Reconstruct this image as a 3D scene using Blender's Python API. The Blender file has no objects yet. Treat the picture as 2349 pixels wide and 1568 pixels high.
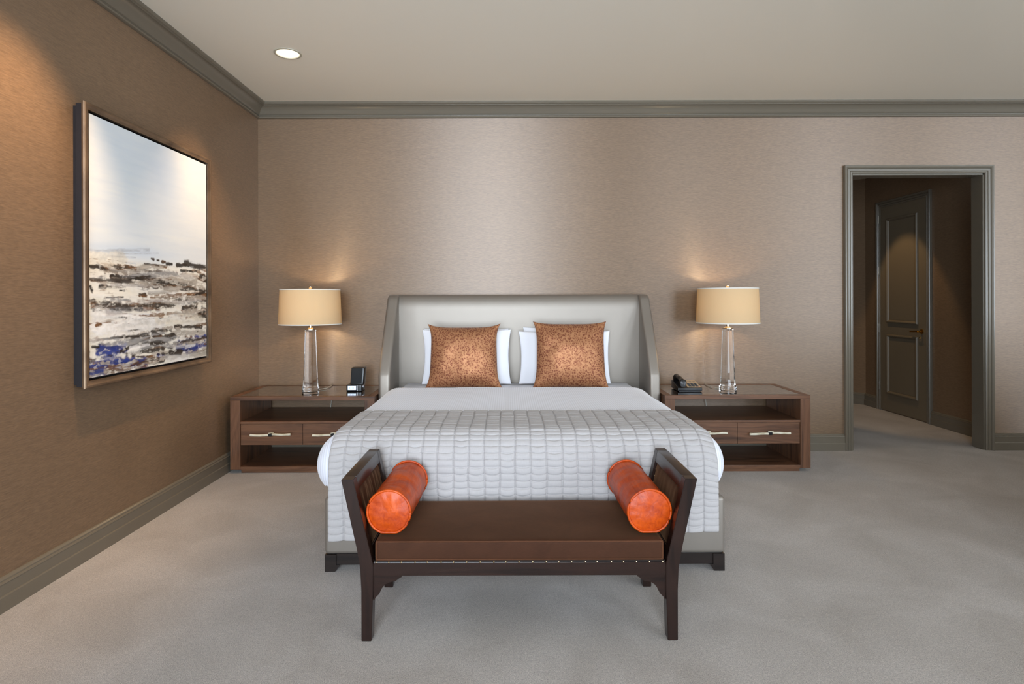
import bpy, bmesh, math, random
import numpy as np
from mathutils import Vector, Matrix, noise as mnoise

random.seed(7)
sc = bpy.context.scene
C = sc.collection
PI = math.pi

# ---------------------------------------------------------------- camera
H = 1.36
cam_d = bpy.data.cameras.new('camera')
cam = bpy.data.objects.new('camera', cam_d)
C.objects.link(cam)
cam.location = (0, 0, H)
cam.rotation_euler = (PI / 2, 0.0030, 0)
cam_d.sensor_width = 36.0
cam_d.lens = 1340 / 2349 * 36.0
cam_d.shift_x = 9.5 / 2349
cam_d.shift_y = -100 / 2349
cam_d.clip_start = 0.05
sc.camera = cam

# ---------------------------------------------------------------- world, daylight, exposure
w = bpy.data.worlds.new('overcast_sky')
sc.world = w
w.use_nodes = True
w.node_tree.nodes['Background'].inputs[0].default_value = (0.72, 0.82, 1.0, 1)
w.node_tree.nodes['Background'].inputs[1].default_value = 1.0

sc.view_settings.view_transform = 'Standard'
sc.view_settings.look = 'None'
sc.view_settings.gamma = 1.0
sc.view_settings.use_curve_mapping = False
sc.view_settings.exposure = 0.47
try:
    sc.cycles.use_denoising = True
    sc.cycles.max_bounces = 8
    sc.cycles.sample_clamp_indirect = 6.0
    sc.cycles.caustics_reflective = False
except Exception:
    pass

FRONT_Y = -2.2     # wall behind the camera, with the windows
WINDOWS = [(-1.6, 0.8, 0.25, 2.90), (2.9, 4.5, 0.25, 2.90), (5.8, 7.6, 0.25, 2.90), (9.4, 11.4, 0.25, 2.90)]
WIN_POWER = [80, 42, 112, 155]
for i, (x0, x1, z0, z1) in enumerate(WINDOWS):
    ld = bpy.data.lights.new('window_daylight', 'AREA')
    ld.shape = 'RECTANGLE'
    ld.size = x1 - x0 - 0.1
    ld.size_y = z1 - z0 - 0.1
    ld.energy = WIN_POWER[i]
    ld.color = (0.78, 0.89, 1.0)
    ld.spread = math.radians((92, 140, 150, 150)[i])
    lo = bpy.data.objects.new('window_daylight', ld)
    lo.location = ((x0 + x1) / 2, FRONT_Y + 0.03, (z0 + z1) / 2)
    lo.rotation_euler = (PI / 2, 0, 0)
    C.objects.link(lo)

# ---------------------------------------------------------------- helpers
def srgb(r, g, b):
    f = lambda c: (c / 12.92 if c <= 0.04045 else ((c + 0.055) / 1.055) ** 2.4)
    return (f(r / 255), f(g / 255), f(b / 255), 1.0)

def obj(name, verts, faces, mat, parent=None, smooth=False, auto=None):
    me = bpy.data.meshes.new(name)
    me.from_pydata([tuple(v) for v in verts], [], faces)
    me.validate()
    return finish(name, me, mat, parent, smooth, auto)

def finish(name, me, mat, parent=None, smooth=False, auto=None):
    bm = bmesh.new(); bm.from_mesh(me)
    bmesh.ops.recalc_face_normals(bm, faces=bm.faces)
    if smooth:
        for f in bm.faces: f.smooth = True
        if auto:
            for e in bm.edges:
                if len(e.link_faces) == 2 and e.calc_face_angle(0) > math.radians(auto):
                    e.smooth = False
    bm.to_mesh(me); bm.free()
    o = bpy.data.objects.new(name, me)
    C.objects.link(o)
    if mat: me.materials.append(mat)
    if parent: attach(o, parent)
    return o

def attach(o, parent):
    o.parent = parent
    if parent.type == 'EMPTY':
        o.matrix_parent_inverse = Matrix.Translation(parent.location).inverted()

def bm_obj(name, bm, mat, parent=None, smooth=False, auto=None):
    me = bpy.data.meshes.new(name)
    bm.to_mesh(me); bm.free()
    return finish(name, me, mat, parent, smooth, auto)

def add_box(bm, x0, x1, y0, y1, z0, z1, bev=0.0, seg=2):
    vs = [bm.verts.new((x, y, z)) for x in (x0, x1) for y in (y0, y1) for z in (z0, z1)]
    idx = [(0, 1, 3, 2), (4, 6, 7, 5), (0, 4, 5, 1), (2, 3, 7, 6), (0, 2, 6, 4), (1, 5, 7, 3)]
    fs = [bm.faces.new([vs[i] for i in f]) for f in idx]
    if bev > 0:
        es = list({e for f in fs for e in f.edges})
        bmesh.ops.bevel(bm, geom=es, offset=bev, segments=seg, affect='EDGES', profile=0.6)

def box(name, x0, x1, y0, y1, z0, z1, mat, parent=None, bev=0.0, seg=2):
    bm = bmesh.new()
    add_box(bm, x0, x1, y0, y1, z0, z1, bev, seg)
    return bm_obj(name, bm, mat, parent, smooth=bev >= 0.004, auto=40)

def boxes(name, lst, mat, parent=None, bev=0.0):
    bm = bmesh.new()
    for b in lst: add_box(bm, *b, bev=bev)
    return bm_obj(name, bm, mat, parent, smooth=bev >= 0.004, auto=40)

def coords_axis(a, b, r, ncore, narc):
    c = list(np.linspace(a, a + r, narc, endpoint=False)) + list(np.linspace(a + r, b - r, ncore)) + list(np.linspace(b - r, b, narc + 1))[1:]
    return c

def round_box_bm(lo, hi, r, ncore=(10, 10, 4), narc=6, skip=()):
    """box with elliptical rounded edges, radius r per axis; skip = face ids left open ('-z' ...)"""
    bm = bmesh.new()
    ax = [coords_axis(lo[i], hi[i], r[i], ncore[i], narc) for i in range(3)]
    inlo = [lo[i] + r[i] for i in range(3)]; inhi = [hi[i] - r[i] for i in range(3)]
    def proj(p):
        q = [min(max(p[i], inlo[i]), inhi[i]) for i in range(3)]
        n = Vector([(p[i] - q[i]) / r[i] for i in range(3)])
        L = n.length
        if L < 1e-9: return Vector(p)
        return Vector([q[i] + r[i] * n[i] / L for i in range(3)])
    for a in range(3):
        b, c = [k for k in range(3) if k != a]
        for side in (0, 1):
            if ('-' if side == 0 else '+') + 'xyz'[a] in skip: continue
            grid = []
            for vb in ax[b]:
                row = []
                for vc in ax[c]:
                    p = [0, 0, 0]; p[a] = lo[a] if side == 0 else hi[a]; p[b] = vb; p[c] = vc
                    row.append(bm.verts.new(proj(p)))
                grid.append(row)
            for i in range(len(grid) - 1):
                for j in range(len(grid[0]) - 1):
                    bm.faces.new((grid[i][j], grid[i + 1][j], grid[i + 1][j + 1], grid[i][j + 1]))
    bmesh.ops.remove_doubles(bm, verts=bm.verts, dist=1e-5)
    return bm

def lathe(name, prof, seg, mat, parent, center, axis='z', smooth=True, auto=35, cap=True, poly_rot=0.0):
    """prof: list of (radius, t) along axis"""
    vs, fs = [], []
    n = len(prof)
    for k in range(seg):
        a = 2 * PI * k / seg + poly_rot
        for (r, t) in prof:
            if axis == 'z': vs.append((center[0] + r * math.cos(a), center[1] + r * math.sin(a), center[2] + t))
            elif axis == 'y': vs.append((center[0] + r * math.cos(a), center[1] + t, center[2] + r * math.sin(a)))
            else: vs.append((center[0] + t, center[1] + r * math.cos(a), center[2] + r * math.sin(a)))
    for k in range(seg):
        k2 = (k + 1) % seg
        for i in range(n - 1):
            fs.append((k * n + i, k2 * n + i, k2 * n + i + 1, k * n + i + 1))
    if cap:
        fs.append([k * n for k in range(seg)][::-1])
        fs.append([k * n + n - 1 for k in range(seg)])
    return obj(name, vs, fs, mat, parent, smooth, auto)

def tube_bm(bm, pts, r, seg=8):
    pts = [Vector(p) for p in pts]
    rings = []
    for i, p in enumerate(pts):
        d = (pts[min(i + 1, len(pts) - 1)] - pts[max(i - 1, 0)]).normalized()
        up = Vector((0, 0, 1)) if abs(d.z) < 0.9 else Vector((1, 0, 0))
        a = d.cross(up).normalized(); b = d.cross(a)
        rings.append([bm.verts.new(p + a * (r * math.cos(2 * PI * k / seg)) + b * (r * math.sin(2 * PI * k / seg))) for k in range(seg)])
    for i in range(len(rings) - 1):
        for k in range(seg):
            bm.faces.new((rings[i][k], rings[i][(k + 1) % seg], rings[i + 1][(k + 1) % seg], rings[i + 1][k]))
    bm.faces.new(rings[0][::-1]); bm.faces.new(rings[-1])

def tube(name, pts, r, mat, parent=None, seg=8):
    bm = bmesh.new(); tube_bm(bm, pts, r, seg)
    return bm_obj(name, bm, mat, parent, smooth=True, auto=50)

def sweep(name, stations, mat, parent=None, closed=False, cap=True, auto=25):
    """stations: list of equal-length lists of points (profile at each station); profile closed"""
    n = len(stations[0]); vs = [p for s in stations for p in s]; fs = []
    m = len(stations)
    for i in range(m if closed else m - 1):
        j = (i + 1) % m
        for k in range(n):
            k2 = (k + 1) % n
            fs.append((i * n + k, i * n + k2, j * n + k2, j * n + k))
    if cap and not closed:
        fs.append(list(range(n))); fs.append([(m - 1) * n + k for k in range(n)][::-1])
    return obj(name, vs, fs, mat, parent, True, auto)

def thing(name, loc, label, cat, group=None):
    o = bpy.data.objects.new(name, None)
    o.empty_display_size = 0.1
    C.objects.link(o); o.location = loc
    return tag(o, label, cat, group)

def tag(o, label, cat, group=None):
    o['label'] = label; o['category'] = cat
    if group: o['group'] = group
    return o

def struct(o, label=None):
    o['kind'] = 'structure'
    if label: o['label'] = label
    return o

def add_sphere(bm, c, r, sx=1, sy=1, sz=1, u=8, v=6):
    bmesh.ops.create_uvsphere(bm, u_segments=u, v_segments=v, radius=r,
                              matrix=Matrix.Translation(c) @ Matrix.Diagonal((sx, sy, sz, 1)))

# ---------------------------------------------------------------- materials
def mat_base(name, color, rough=0.5, metal=0.0, **kw):
    m = bpy.data.materials.new(name); m.use_nodes = True
    nt = m.node_tree; b = nt.nodes['Principled BSDF']
    b.inputs['Base Color'].default_value = color
    b.inputs['Roughness'].default_value = rough
    b.inputs['Metallic'].default_value = metal
    for k, v in kw.items():
        b.inputs[k.replace('_', ' ')].default_value = v
    return m, nt, b

def coord(nt, scale=(1, 1, 1), rot=(0, 0, 0)):
    tc = nt.nodes.new('ShaderNodeTexCoord'); mp = nt.nodes.new('ShaderNodeMapping')
    mp.inputs['Scale'].default_value = scale; mp.inputs['Rotation'].default_value = rot
    nt.links.new(tc.outputs['Object'], mp.inputs['Vector'])
    return mp.outputs['Vector']

def noise_tex(nt, vec, scale=1.0, detail=3.0, rough=0.55, dist=0.0):
    n = nt.nodes.new('ShaderNodeTexNoise')
    n.inputs['Scale'].default_value = scale; n.inputs['Detail'].default_value = detail
    n.inputs['Roughness'].default_value = rough; n.inputs['Distortion'].default_value = dist
    nt.links.new(vec, n.inputs['Vector'])
    return n.outputs['Fac']

def ramp(nt, fac, stops):
    r = nt.nodes.new('ShaderNodeValToRGB')
    els = r.color_ramp.elements
    while len(els) < len(stops): els.new(0.5)
    for e, (p, c) in zip(els, stops): e.position = p; e.color = c
    nt.links.new(fac, r.inputs['Fac'])
    return r.outputs['Color']

def bump(nt, b, height, strength=0.3, dist=0.002, prev=None):
    n = nt.nodes.new('ShaderNodeBump')
    n.inputs['Strength'].default_value = strength; n.inputs['Distance'].default_value = dist
    nt.links.new(height, n.inputs['Height'])
    if prev: nt.links.new(prev, n.inputs['Normal'])
    nt.links.new(n.outputs['Normal'], b.inputs['Normal'])
    return n.outputs['Normal']

def mixc(nt, a, b_, fac, mode='MIX'):
    m = nt.nodes.new('ShaderNodeMix'); m.data_type = 'RGBA'; m.blend_type = mode
    for s, v in ((m.inputs[6], a), (m.inputs[7], b_), (m.inputs[0], fac)):
        if hasattr(v, 'links') or hasattr(v, 'is_linked'): nt.links.new(v, s)
        else: s.default_value = v
    return m.outputs[2]

def tint(c, k):
    return (min(c[0] * k, 1), min(c[1] * k, 1), min(c[2] * k, 1), 1)

M = {}
def m_wallpaper(name, col, metal=0.2, rough=0.46):
    m, nt, b = mat_base(name, col, rough, metal, IOR=2.05)
    n1 = noise_tex(nt, coord(nt, (26, 26, 190)), 1.0, 3.0, 0.6)
    n2 = noise_tex(nt, coord(nt, (7, 7, 80)), 1.0, 3.0, 0.6)
    n3 = noise_tex(nt, coord(nt, (420, 420, 90)), 1.0, 1.0, 0.5)
    n4 = noise_tex(nt, coord(nt, (1.1, 1.1, 0.15)), 1.0, 2.0, 0.5)
    c1 = ramp(nt, n1, [(0.30, tint(col, 0.70)), (0.70, tint(col, 1.25))])
    c2 = mixc(nt, c1, ramp(nt, n2, [(0.35, tint(col, 0.85)), (0.68, tint(col, 1.12))]), 0.3)
    c3 = mixc(nt, c2, ramp(nt, n4, [(0.35, (0.93, 0.92, 0.90, 1)), (0.65, (1.06, 1.06, 1.06, 1))]), 1.0, 'MULTIPLY')
    nt.links.new(c3, b.inputs['Base Color'])
    p = bump(nt, b, n1, 0.5, 0.0012)
    bump(nt, b, n3, 0.2, 0.0006, p)
    b.inputs['Anisotropic'].default_value = 0.9
    tg = nt.nodes.new('ShaderNodeTangent'); tg.direction_type = 'RADIAL'; tg.axis = 'Z'
    nt.links.new(tg.outputs[0], b.inputs['Tangent'])
    b.inputs['Anisotropic Rotation'].default_value = 0.25
    return m
M['paper'] = m_wallpaper('metallic_grasscloth', srgb(136, 111, 87))

m, nt, b = mat_base('ceiling_paint', srgb(250, 243, 228), 0.38)
bump(nt, b, noise_tex(nt, coord(nt, (300, 300, 300)), 1, 2), 0.05, 0.0005); M['ceiling'] = m

def m_trim(name, col, rough):
    m, nt, b = mat_base(name, col, rough, 0.0)
    bump(nt, b, noise_tex(nt, coord(nt, (14, 14, 14)), 1, 2), 0.06, 0.004)
    return m
M['trim'] = m_trim('taupe_gloss_paint', srgb(114, 106, 93), 0.26)

m, nt, b = mat_base('cut_pile_carpet', srgb(150, 135, 120), 0.95)
n1 = noise_tex(nt, coord(nt, (1, 1, 1)), 230, 3, 0.75)
n2 = noise_tex(nt, coord(nt, (1, 1, 1)), 2.2, 4, 0.55, 0.6)
n3 = noise_tex(nt, coord(nt, (1, 1, 1)), 70, 3, 0.7)
cc = srgb(190, 181, 173)
c1 = ramp(nt, n1, [(0.25, tint(cc, 0.45)), (0.75, tint(cc, 1.5))])
c2 = mixc(nt, c1, ramp(nt, n3, [(0.3, (0.75, 0.75, 0.75, 1)), (0.7, (1.2, 1.2, 1.2, 1))]), 0.5, 'MULTIPLY')
c3 = mixc(nt, c2, ramp(nt, n2, [(0.35, (0.84, 0.82, 0.80, 1)), (0.65, (1.1, 1.1, 1.12, 1))]), 0.8, 'MULTIPLY')
nt.links.new(c3, b.inputs['Base Color'])
b.inputs['Sheen Weight'].default_value = 0.25; b.inputs['Sheen Roughness'].default_value = 0.4
bump(nt, b, n1, 0.8, 0.006); M['carpet'] = m

def m_wood(name, dark, light, grain, rough=0.35, scale=1.0):
    """grain: axis the fibres run along"""
    m, nt, b = mat_base(name, light, rough)
    s = [34 * scale] * 3; s['xyz'.index(grain)] = 2.0 * scale
    n1 = noise_tex(nt, coord(nt, s), 1.0, 5, 0.62, 0.5)
    s2 = [9 * scale] * 3; s2['xyz'.index(grain)] = 0.9 * scale
    n2 = noise_tex(nt, coord(nt, s2), 1.0, 4, 0.5, 1.6)
    mid = tuple((dark[i] + light[i]) / 2 for i in range(3)) + (1,)
    c1 = ramp(nt, n1, [(0.28, dark), (0.5, mid), (0.74, light)])
    c2 = ramp(nt, n2, [(0.36, tint(dark, 0.75)), (0.47, light), (0.54, mid), (0.62, light)])
    nt.links.new(mixc(nt, c1, c2, 0.45), b.inputs['Base Color'])
    bump(nt, b, n1, 0.08, 0.001)
    return m
wd, wl = srgb(52, 32, 22), srgb(128, 88, 62)
for g in 'xyz': M['walnut_' + g] = m_wood('walnut_' + g, wd, wl, g)
ed, el = srgb(20, 12, 10), srgb(44, 26, 20)
for g in 'xyz': M['espresso_' + g] = m_wood('espresso_' + g, ed, el, g, 0.26, 1.4)
M['black_wood'] = m_wood('black_stained_wood', srgb(20, 14, 12), srgb(38, 28, 24), 'x', 0.35)

m, nt, b = mat_base('smoked_glass_top', srgb(40, 34, 30), 0.03, 0.0)
b.inputs['IOR'].default_value = 1.9; b.inputs['Coat Weight'].default_value = 1.0; b.inputs['Coat Roughness'].default_value = 0.02
M['glass_top'] = m

def m_satin(name, col, rough=0.50):
    m, nt, b = mat_base(name, col, rough, 0.72)
    n = noise_tex(nt, coord(nt, (900, 900, 900)), 1, 1)
    n2 = noise_tex(nt, coord(nt, (9, 9, 5)), 1, 3)
    p = bump(nt, b, n, 0.12, 0.0006)
    bump(nt, b, n2, 0.10, 0.01, p)
    b.inputs['Sheen Weight'].default_value = 0.1; b.inputs['Sheen Roughness'].default_value = 0.35
    return m
M['satin'] = m_satin('champagne_satin', srgb(150, 142, 133))

def m_linen(name, col, stripe=False):
    m, nt, b = mat_base(name, col, 0.8)
    b.inputs['Sheen Weight'].default_value = 0.15
    n = noise_tex(nt, coord(nt, (700, 700, 700)), 1, 2)
    n2 = noise_tex(nt, coord(nt, (6, 6, 6)), 1, 3, 0.5, 0.4)
    p = bump(nt, b, n, 0.1, 0.0006)
    p = bump(nt, b, n2, 0.22, 0.02, p)
    if stripe:
        b.inputs['Sheen Weight'].default_value = 0.5
        wv = nt.nodes.new('ShaderNodeTexWave'); wv.bands_direction = 'X'; wv.wave_profile = 'SIN'
        wv.inputs['Scale'].default_value = 22.0; wv.inputs['Distortion'].default_value = 0.0
        nt.links.new(coord(nt), wv.inputs['Vector'])
        nt.links.new(ramp(nt, wv.outputs['Fac'], [(0.3, tint(col, 0.86)), (0.7, tint(col, 1.03))]), b.inputs['Base Color'])
    return m
M['white'] = m_linen('white_cotton', srgb(240, 240, 246))
M['duvet'] = m_linen('white_striped_sateen', srgb(238, 240, 252), True)

m, nt, b = mat_base('pale_grey_quilt_linen', srgb(196, 191, 183), 0.75)
n = noise_tex(nt, coord(nt, (30, 30, 600)), 1, 3)
n2 = noise_tex(nt, coord(nt, (500, 60, 60)), 1, 2)
qc = srgb(178, 173, 172)
nt.links.new(mixc(nt, ramp(nt, n, [(0.3, tint(qc, 0.9)), (0.7, tint(qc, 1.06))]), ramp(nt, n2, [(0.3, tint(qc, 0.92)), (0.7, tint(qc, 1.05))]), 0.5), b.inputs['Base Color'])
bump(nt, b, n2, 0.15, 0.0008); b.inputs['Sheen Weight'].default_value = 0.2; M['quilt'] = m

# copper satin with a small dark-and-gold spotted print
m, nt, b = mat_base('copper_spotted_satin', srgb(160, 100, 60), 0.55, 0.55)
vo = nt.nodes.new('ShaderNodeTexVoronoi'); vo.inputs['Scale'].default_value = 78.0; vo.inputs['Randomness'].default_value = 0.8
wn = nt.nodes.new('ShaderNodeTexNoise'); wn.inputs['Scale'].default_value = 60.0
vc = coord(nt, (1.15, 0.15, 1)); nt.links.new(vc, wn.inputs['Vector'])
va = nt.nodes.new('ShaderNodeVectorMath'); va.operation = 'MULTIPLY_ADD'
nt.links.new(wn.outputs['Color'], va.inputs[0]); va.inputs[1].default_value = (0.012, 0.0, 0.012); nt.links.new(vc, va.inputs[2])
nt.links.new(va.outputs[0], vo.inputs['Vector'])
nt.links.new(ramp(nt, vo.outputs['Distance'], [(0.28, srgb(122, 64, 42)), (0.48, srgb(168, 114, 78)), (0.8, srgb(184, 132, 92))]), b.inputs['Base Color'])
bump(nt, b, noise_tex(nt, coord(nt, (9, 9, 5)), 1, 2), 0.05, 0.01)
b.inputs['Sheen Weight'].default_value = 0.15; M['copper'] = m

# orange hair-on hide
m, nt, b = mat_base('orange_hair_hide', srgb(206, 78, 16), 0.45)
n = noise_tex(nt, coord(nt, (55, 6, 55)), 1, 4, 0.6, 0.8)
n2 = noise_tex(nt, coord(nt, (9, 9, 9)), 1, 3, 0.5, 0.5)
c1 = ramp(nt, n, [(0.3, srgb(146, 42, 3)), (0.7, srgb(212, 84, 5))])
nt.links.new(mixc(nt, c1, ramp(nt, n2, [(0.35, srgb(156, 46, 3)), (0.65, srgb(214, 86, 5))]), 0.5), b.inputs['Base Color'])
p = bump(nt, b, n, 0.25, 0.003); bump(nt, b, n2, 0.35, 0.02, p)
b.inputs['Specular IOR Level'].default_value = 0.4; M['orange'] = m

# brown velvet
def m_velvet(name, col):
    m, nt, b = mat_base(name, col, 0.75)
    n = noise_tex(nt, coord(nt, (7, 7, 7)), 1, 3, 0.6, 0.7)
    n2 = noise_tex(nt, coord(nt, (60, 500, 500)), 1, 2)
    c1 = ramp(nt, n, [(0.32, tint(col, 0.78)), (0.68, tint(col, 1.2))])
    nt.links.new(mixc(nt, c1, ramp(nt, n2, [(0.3, tint(col, 0.75)), (0.7, tint(col, 1.25))]), 0.4), b.inputs['Base Color'])
    b.inputs['Sheen Weight'].default_value = 0.5; b.inputs['Sheen Roughness'].default_value = 0.3; b.inputs['Specular IOR Level'].default_value = 0.15
    b.inputs['Sheen Tint'].default_value = srgb(200, 150, 110)
    bump(nt, b, n2, 0.2, 0.001)
    return m
M['velvet'] = m_velvet('brown_velvet', srgb(64, 38, 24))
M['velvet_piping'] = m_velvet('brown_velvet_piping', srgb(84, 52, 34))

M['nail'] = mat_base('brass_nailhead', srgb(225, 205, 165), 0.22, 1.0)[0]
M['brass'] = mat_base('polished_brass', srgb(214, 160, 62), 0.22, 1.0)[0]
M['nickel'] = mat_base('polished_nickel', srgb(214, 204, 186), 0.15, 1.0)[0]
M['steel'] = mat_base('satin_steel', srgb(150, 142, 130), 0.3, 1.0)[0]
m, nt, b = mat_base('clear_crystal', (1, 1, 1, 1), 0.0); b.inputs['Transmission Weight'].default_value = 1.0; b.inputs['IOR'].default_value = 1.52; M['crystal'] = m
m, nt, b = mat_base('ivory_horn', srgb(214, 204, 178), 0.3)
n = noise_tex(nt, coord(nt, (16, 60, 60)), 1, 3)
nt.links.new(ramp(nt, n, [(0.3, srgb(176, 160, 126)), (0.55, srgb(222, 214, 192)), (0.75, srgb(236, 232, 220))]), b.inputs['Base Color']); M['horn'] = m

# lamp shade: fabric that lets light through
m = bpy.data.materials.new('ecru_shade_fabric'); m.use_nodes = True; nt = m.node_tree
nt.nodes.remove(nt.nodes['Principled BSDF'])
d = nt.nodes.new('ShaderNodeBsdfDiffuse'); d.inputs[0].default_value = srgb(214, 192, 156)
t = nt.nodes.new('ShaderNodeBsdfTranslucent'); t.inputs[0].default_value = srgb(240, 222, 190)
mx = nt.nodes.new('ShaderNodeMixShader'); mx.inputs[0].default_value = 0.25
nt.links.new(d.outputs[0], mx.inputs[1]); nt.links.new(t.outputs[0], mx.inputs[2])
nt.links.new(mx.outputs[0], nt.nodes['Material Output'].inputs['Surface']); M['shade'] = m
M['shade_trim'] = m_linen('shade_edge_tape', srgb(226, 222, 214))

def m_emit(name, col, strength):
    m, nt, b = mat_base(name, (0.8, 0.8, 0.8, 1), 0.4)
    b.inputs['Emission Color'].default_value = col; b.inputs['Emission Strength'].default_value = strength
    return m
M['bulb'] = m_emit('warm_bulb', (1.0, 0.72, 0.42, 1), 6.0)
M['downlight_lamp'] = m_emit('downlight_lamp', (1.0, 0.9, 0.74, 1), 6.0)
M['downlight_can'] = mat_base('white_reflector', srgb(240, 236, 226), 0.35)[0]
M['white_metal'] = mat_base('white_painted_metal', srgb(190, 184, 166), 0.45)[0]
M['lcd'] = m_emit('lit_lcd', (0.55, 0.74, 1.0, 1), 0.55)
M['lcd_digit'] = mat_base('lcd_segment', srgb(120, 150, 215), 0.5)[0]
M['black_plastic'] = mat_base('black_plastic', srgb(22, 22, 24), 0.28)[0]
M['black_mesh'] = mat_base('black_speaker_cloth', srgb(26, 28, 31), 0.8)[0]
M['silver_plastic'] = mat_base('silver_plastic', srgb(190, 190, 195), 0.3, 0.6)[0]
M['keypad'] = mat_base('beige_keypad_card', srgb(186, 166, 140), 0.5)[0]
M['red_print'] = mat_base('red_print', srgb(190, 60, 50), 0.5)[0]
M['cord'] = mat_base('clear_lamp_cord', srgb(205, 200, 188), 0.3)[0]
m, nt, b = mat_base('bronze_frame', srgb(126, 104, 84), 0.34, 0.55)
nt.links.new(ramp(nt, noise_tex(nt, coord(nt, (6, 6, 6)), 1, 4), [(0.3, srgb(100, 82, 66)), (0.7, srgb(150, 126, 102))]), b.inputs['Base Color']); M['bronze'] = m
M['frame_dark'] = mat_base('black_lacquer', srgb(24, 24, 30), 0.4)[0]
M['door_paint'] = m_trim('hall_door_paint', srgb(118, 106, 88), 0.45)
M['pane'] = mat_base('window_pane', (0.9, 0.95, 1, 1), 0.0)[0]
M['pane'].node_tree.nodes['Principled BSDF'].inputs['Transmission Weight'].default_value = 1.0

STROKES = [('K',0.005,0.421,0.065,0.423,0.0041),('B',0.065,0.427,0.207,0.426,0.0059),('K',0.090,0.421,0.201,0.419,0.0021),('B',0.235,0.422,0.461,0.411,0.0076),('K',0.336,0.426,0.453,0.420,0.0033),('B',0.141,0.387,0.477,0.382,0.0060),('K',0.147,0.390,0.207,0.384,0.0038),('K',0.270,0.386,0.382,0.386,0.0040),('B',0.469,0.412,0.597,0.410,0.0059),('K',0.477,0.416,0.592,0.414,0.0024),('W',0.214,0.397,0.310,0.397,0.0059),('W',0.397,0.395,0.519,0.392,0.0042),('G',0.154,0.371,0.477,0.368,0.0070),('G',0.477,0.374,0.683,0.377,0.0163),('K',0.502,0.379,0.669,0.361,0.0060),('B',0.393,0.452,0.579,0.447,0.0029),('K',0.765,0.471,0.985,0.462,0.0077),('K',0.584,0.461,0.633,0.461,0.0038),('K',0.683,0.463,0.775,0.464,0.0045),('B',0.449,0.478,0.469,0.473,0.0037),('B',0.544,0.468,0.570,0.468,0.0032),('B',0.498,0.473,0.515,0.473,0.0019),('K',0.697,0.366,0.835,0.374,0.0057),('K',0.721,0.433,0.919,0.439,0.0035),('G',0.510,0.401,0.785,0.403,0.0039),('K',0.930,0.415,0.974,0.419,0.0061),('K',0.065,0.350,0.141,0.347,0.0051),('K',0.174,0.355,0.235,0.354,0.0063),('K',0.201,0.334,0.235,0.333,0.0024),('G',0.235,0.354,0.413,0.354,0.0025),('K',0.008,0.344,0.016,0.333,0.0045),('G',0.011,0.367,0.128,0.367,0.0023),('G',0.429,0.322,0.688,0.341,0.0046),('K',0.374,0.316,0.397,0.317,0.0036),('K',0.109,0.304,0.228,0.306,0.0014),('B',0.128,0.256,0.510,0.269,0.0105),('K',0.180,0.265,0.366,0.253,0.0049),('B',0.413,0.282,0.544,0.288,0.0047),('K',0.016,0.276,0.053,0.276,0.0036),('B',0.090,0.275,0.141,0.282,0.0033),('K',0.134,0.252,0.207,0.251,0.0033),('G',0.510,0.281,0.707,0.276,0.0022),('B',0.815,0.297,0.985,0.317,0.0164),('K',0.877,0.318,0.985,0.336,0.0036),('B',0.741,0.254,0.877,0.257,0.0099),('K',0.919,0.227,0.985,0.236,0.0085),('K',0.952,0.249,0.985,0.246,0.0067),('K',0.919,0.213,0.985,0.209,0.0061),('S',0.235,0.237,0.494,0.228,0.0020),('G',0.669,0.225,0.887,0.214,0.0058),('W',0.065,0.213,0.510,0.179,0.0271),('C',0.510,0.205,0.941,0.188,0.0113),('B',0.043,0.197,0.071,0.200,0.0027),('K',0.660,0.164,0.941,0.157,0.0058),('K',0.445,0.156,0.579,0.157,0.0024),('G',0.642,0.144,0.974,0.119,0.0087),('K',0.053,0.140,0.413,0.143,0.0029),('K',0.154,0.112,0.413,0.125,0.0084),('K',0.389,0.097,0.642,0.117,0.0101),('K',0.461,0.141,0.510,0.128,0.0069),('B',0.065,0.122,0.221,0.115,0.0052),('U',0.062,0.104,0.235,0.100,0.0085),('K',0.207,0.085,0.321,0.110,0.0032),('K',0.019,0.117,0.059,0.114,0.0027),('W',0.277,0.095,0.429,0.099,0.0030),('U',0.697,0.069,0.985,0.080,0.0117),('U',0.785,0.040,0.887,0.047,0.0064),('W',0.775,0.064,0.866,0.067,0.0041),('G',0.669,0.084,0.930,0.092,0.0035),('G',0.469,0.057,0.606,0.044,0.0091),('K',0.619,0.046,0.716,0.041,0.0089),('B',0.292,0.057,0.469,0.039,0.0033),('G',0.180,0.056,0.461,0.027,0.0045),('G',0.292,0.036,0.461,0.017,0.0056),('U',0.096,0.052,0.382,0.022,0.0097),('U',0.005,0.027,0.102,0.021,0.0137),('U',0.102,0.032,0.292,0.020,0.0091),('W',0.180,0.022,0.270,0.014,0.0048),('G',0.102,0.014,0.154,0.008,0.0051),('G',0.597,0.028,0.985,0.016,0.0069),('K',0.502,0.031,0.597,0.028,0.0054),('U',0.502,0.043,0.597,0.025,0.0032),('K',0.469,0.017,0.562,0.020,0.0043),('S',0.005,0.480,0.429,0.514,0.0048),('S',0.109,0.468,0.321,0.474,0.0024),('S',0.167,0.480,0.510,0.505,0.0020),('C',0.011,0.448,0.221,0.464,0.0163),('S',0.249,0.448,0.321,0.450,0.0020)
]

# ================================================================ the room
LX = -2.22       # face of the wall with the painting
BY = 5.20        # face of the wall behind the bed
CZ = 3.084       # ceiling
VX = 12.4         # face of the far side wall, out of view
OX0, OX1, OZ = 3.060, 4.242, 2.458   # cased opening into the hall
HX = 4.53        # hall wall with the panelled door
HCZ = 2.86       # hall ceiling

struct(box('floor', LX - 0.15, VX + 0.15, FRONT_Y - 0.15, 9.2, -0.10, 0.0, M['carpet']), 'greige cut pile carpet')

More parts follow.
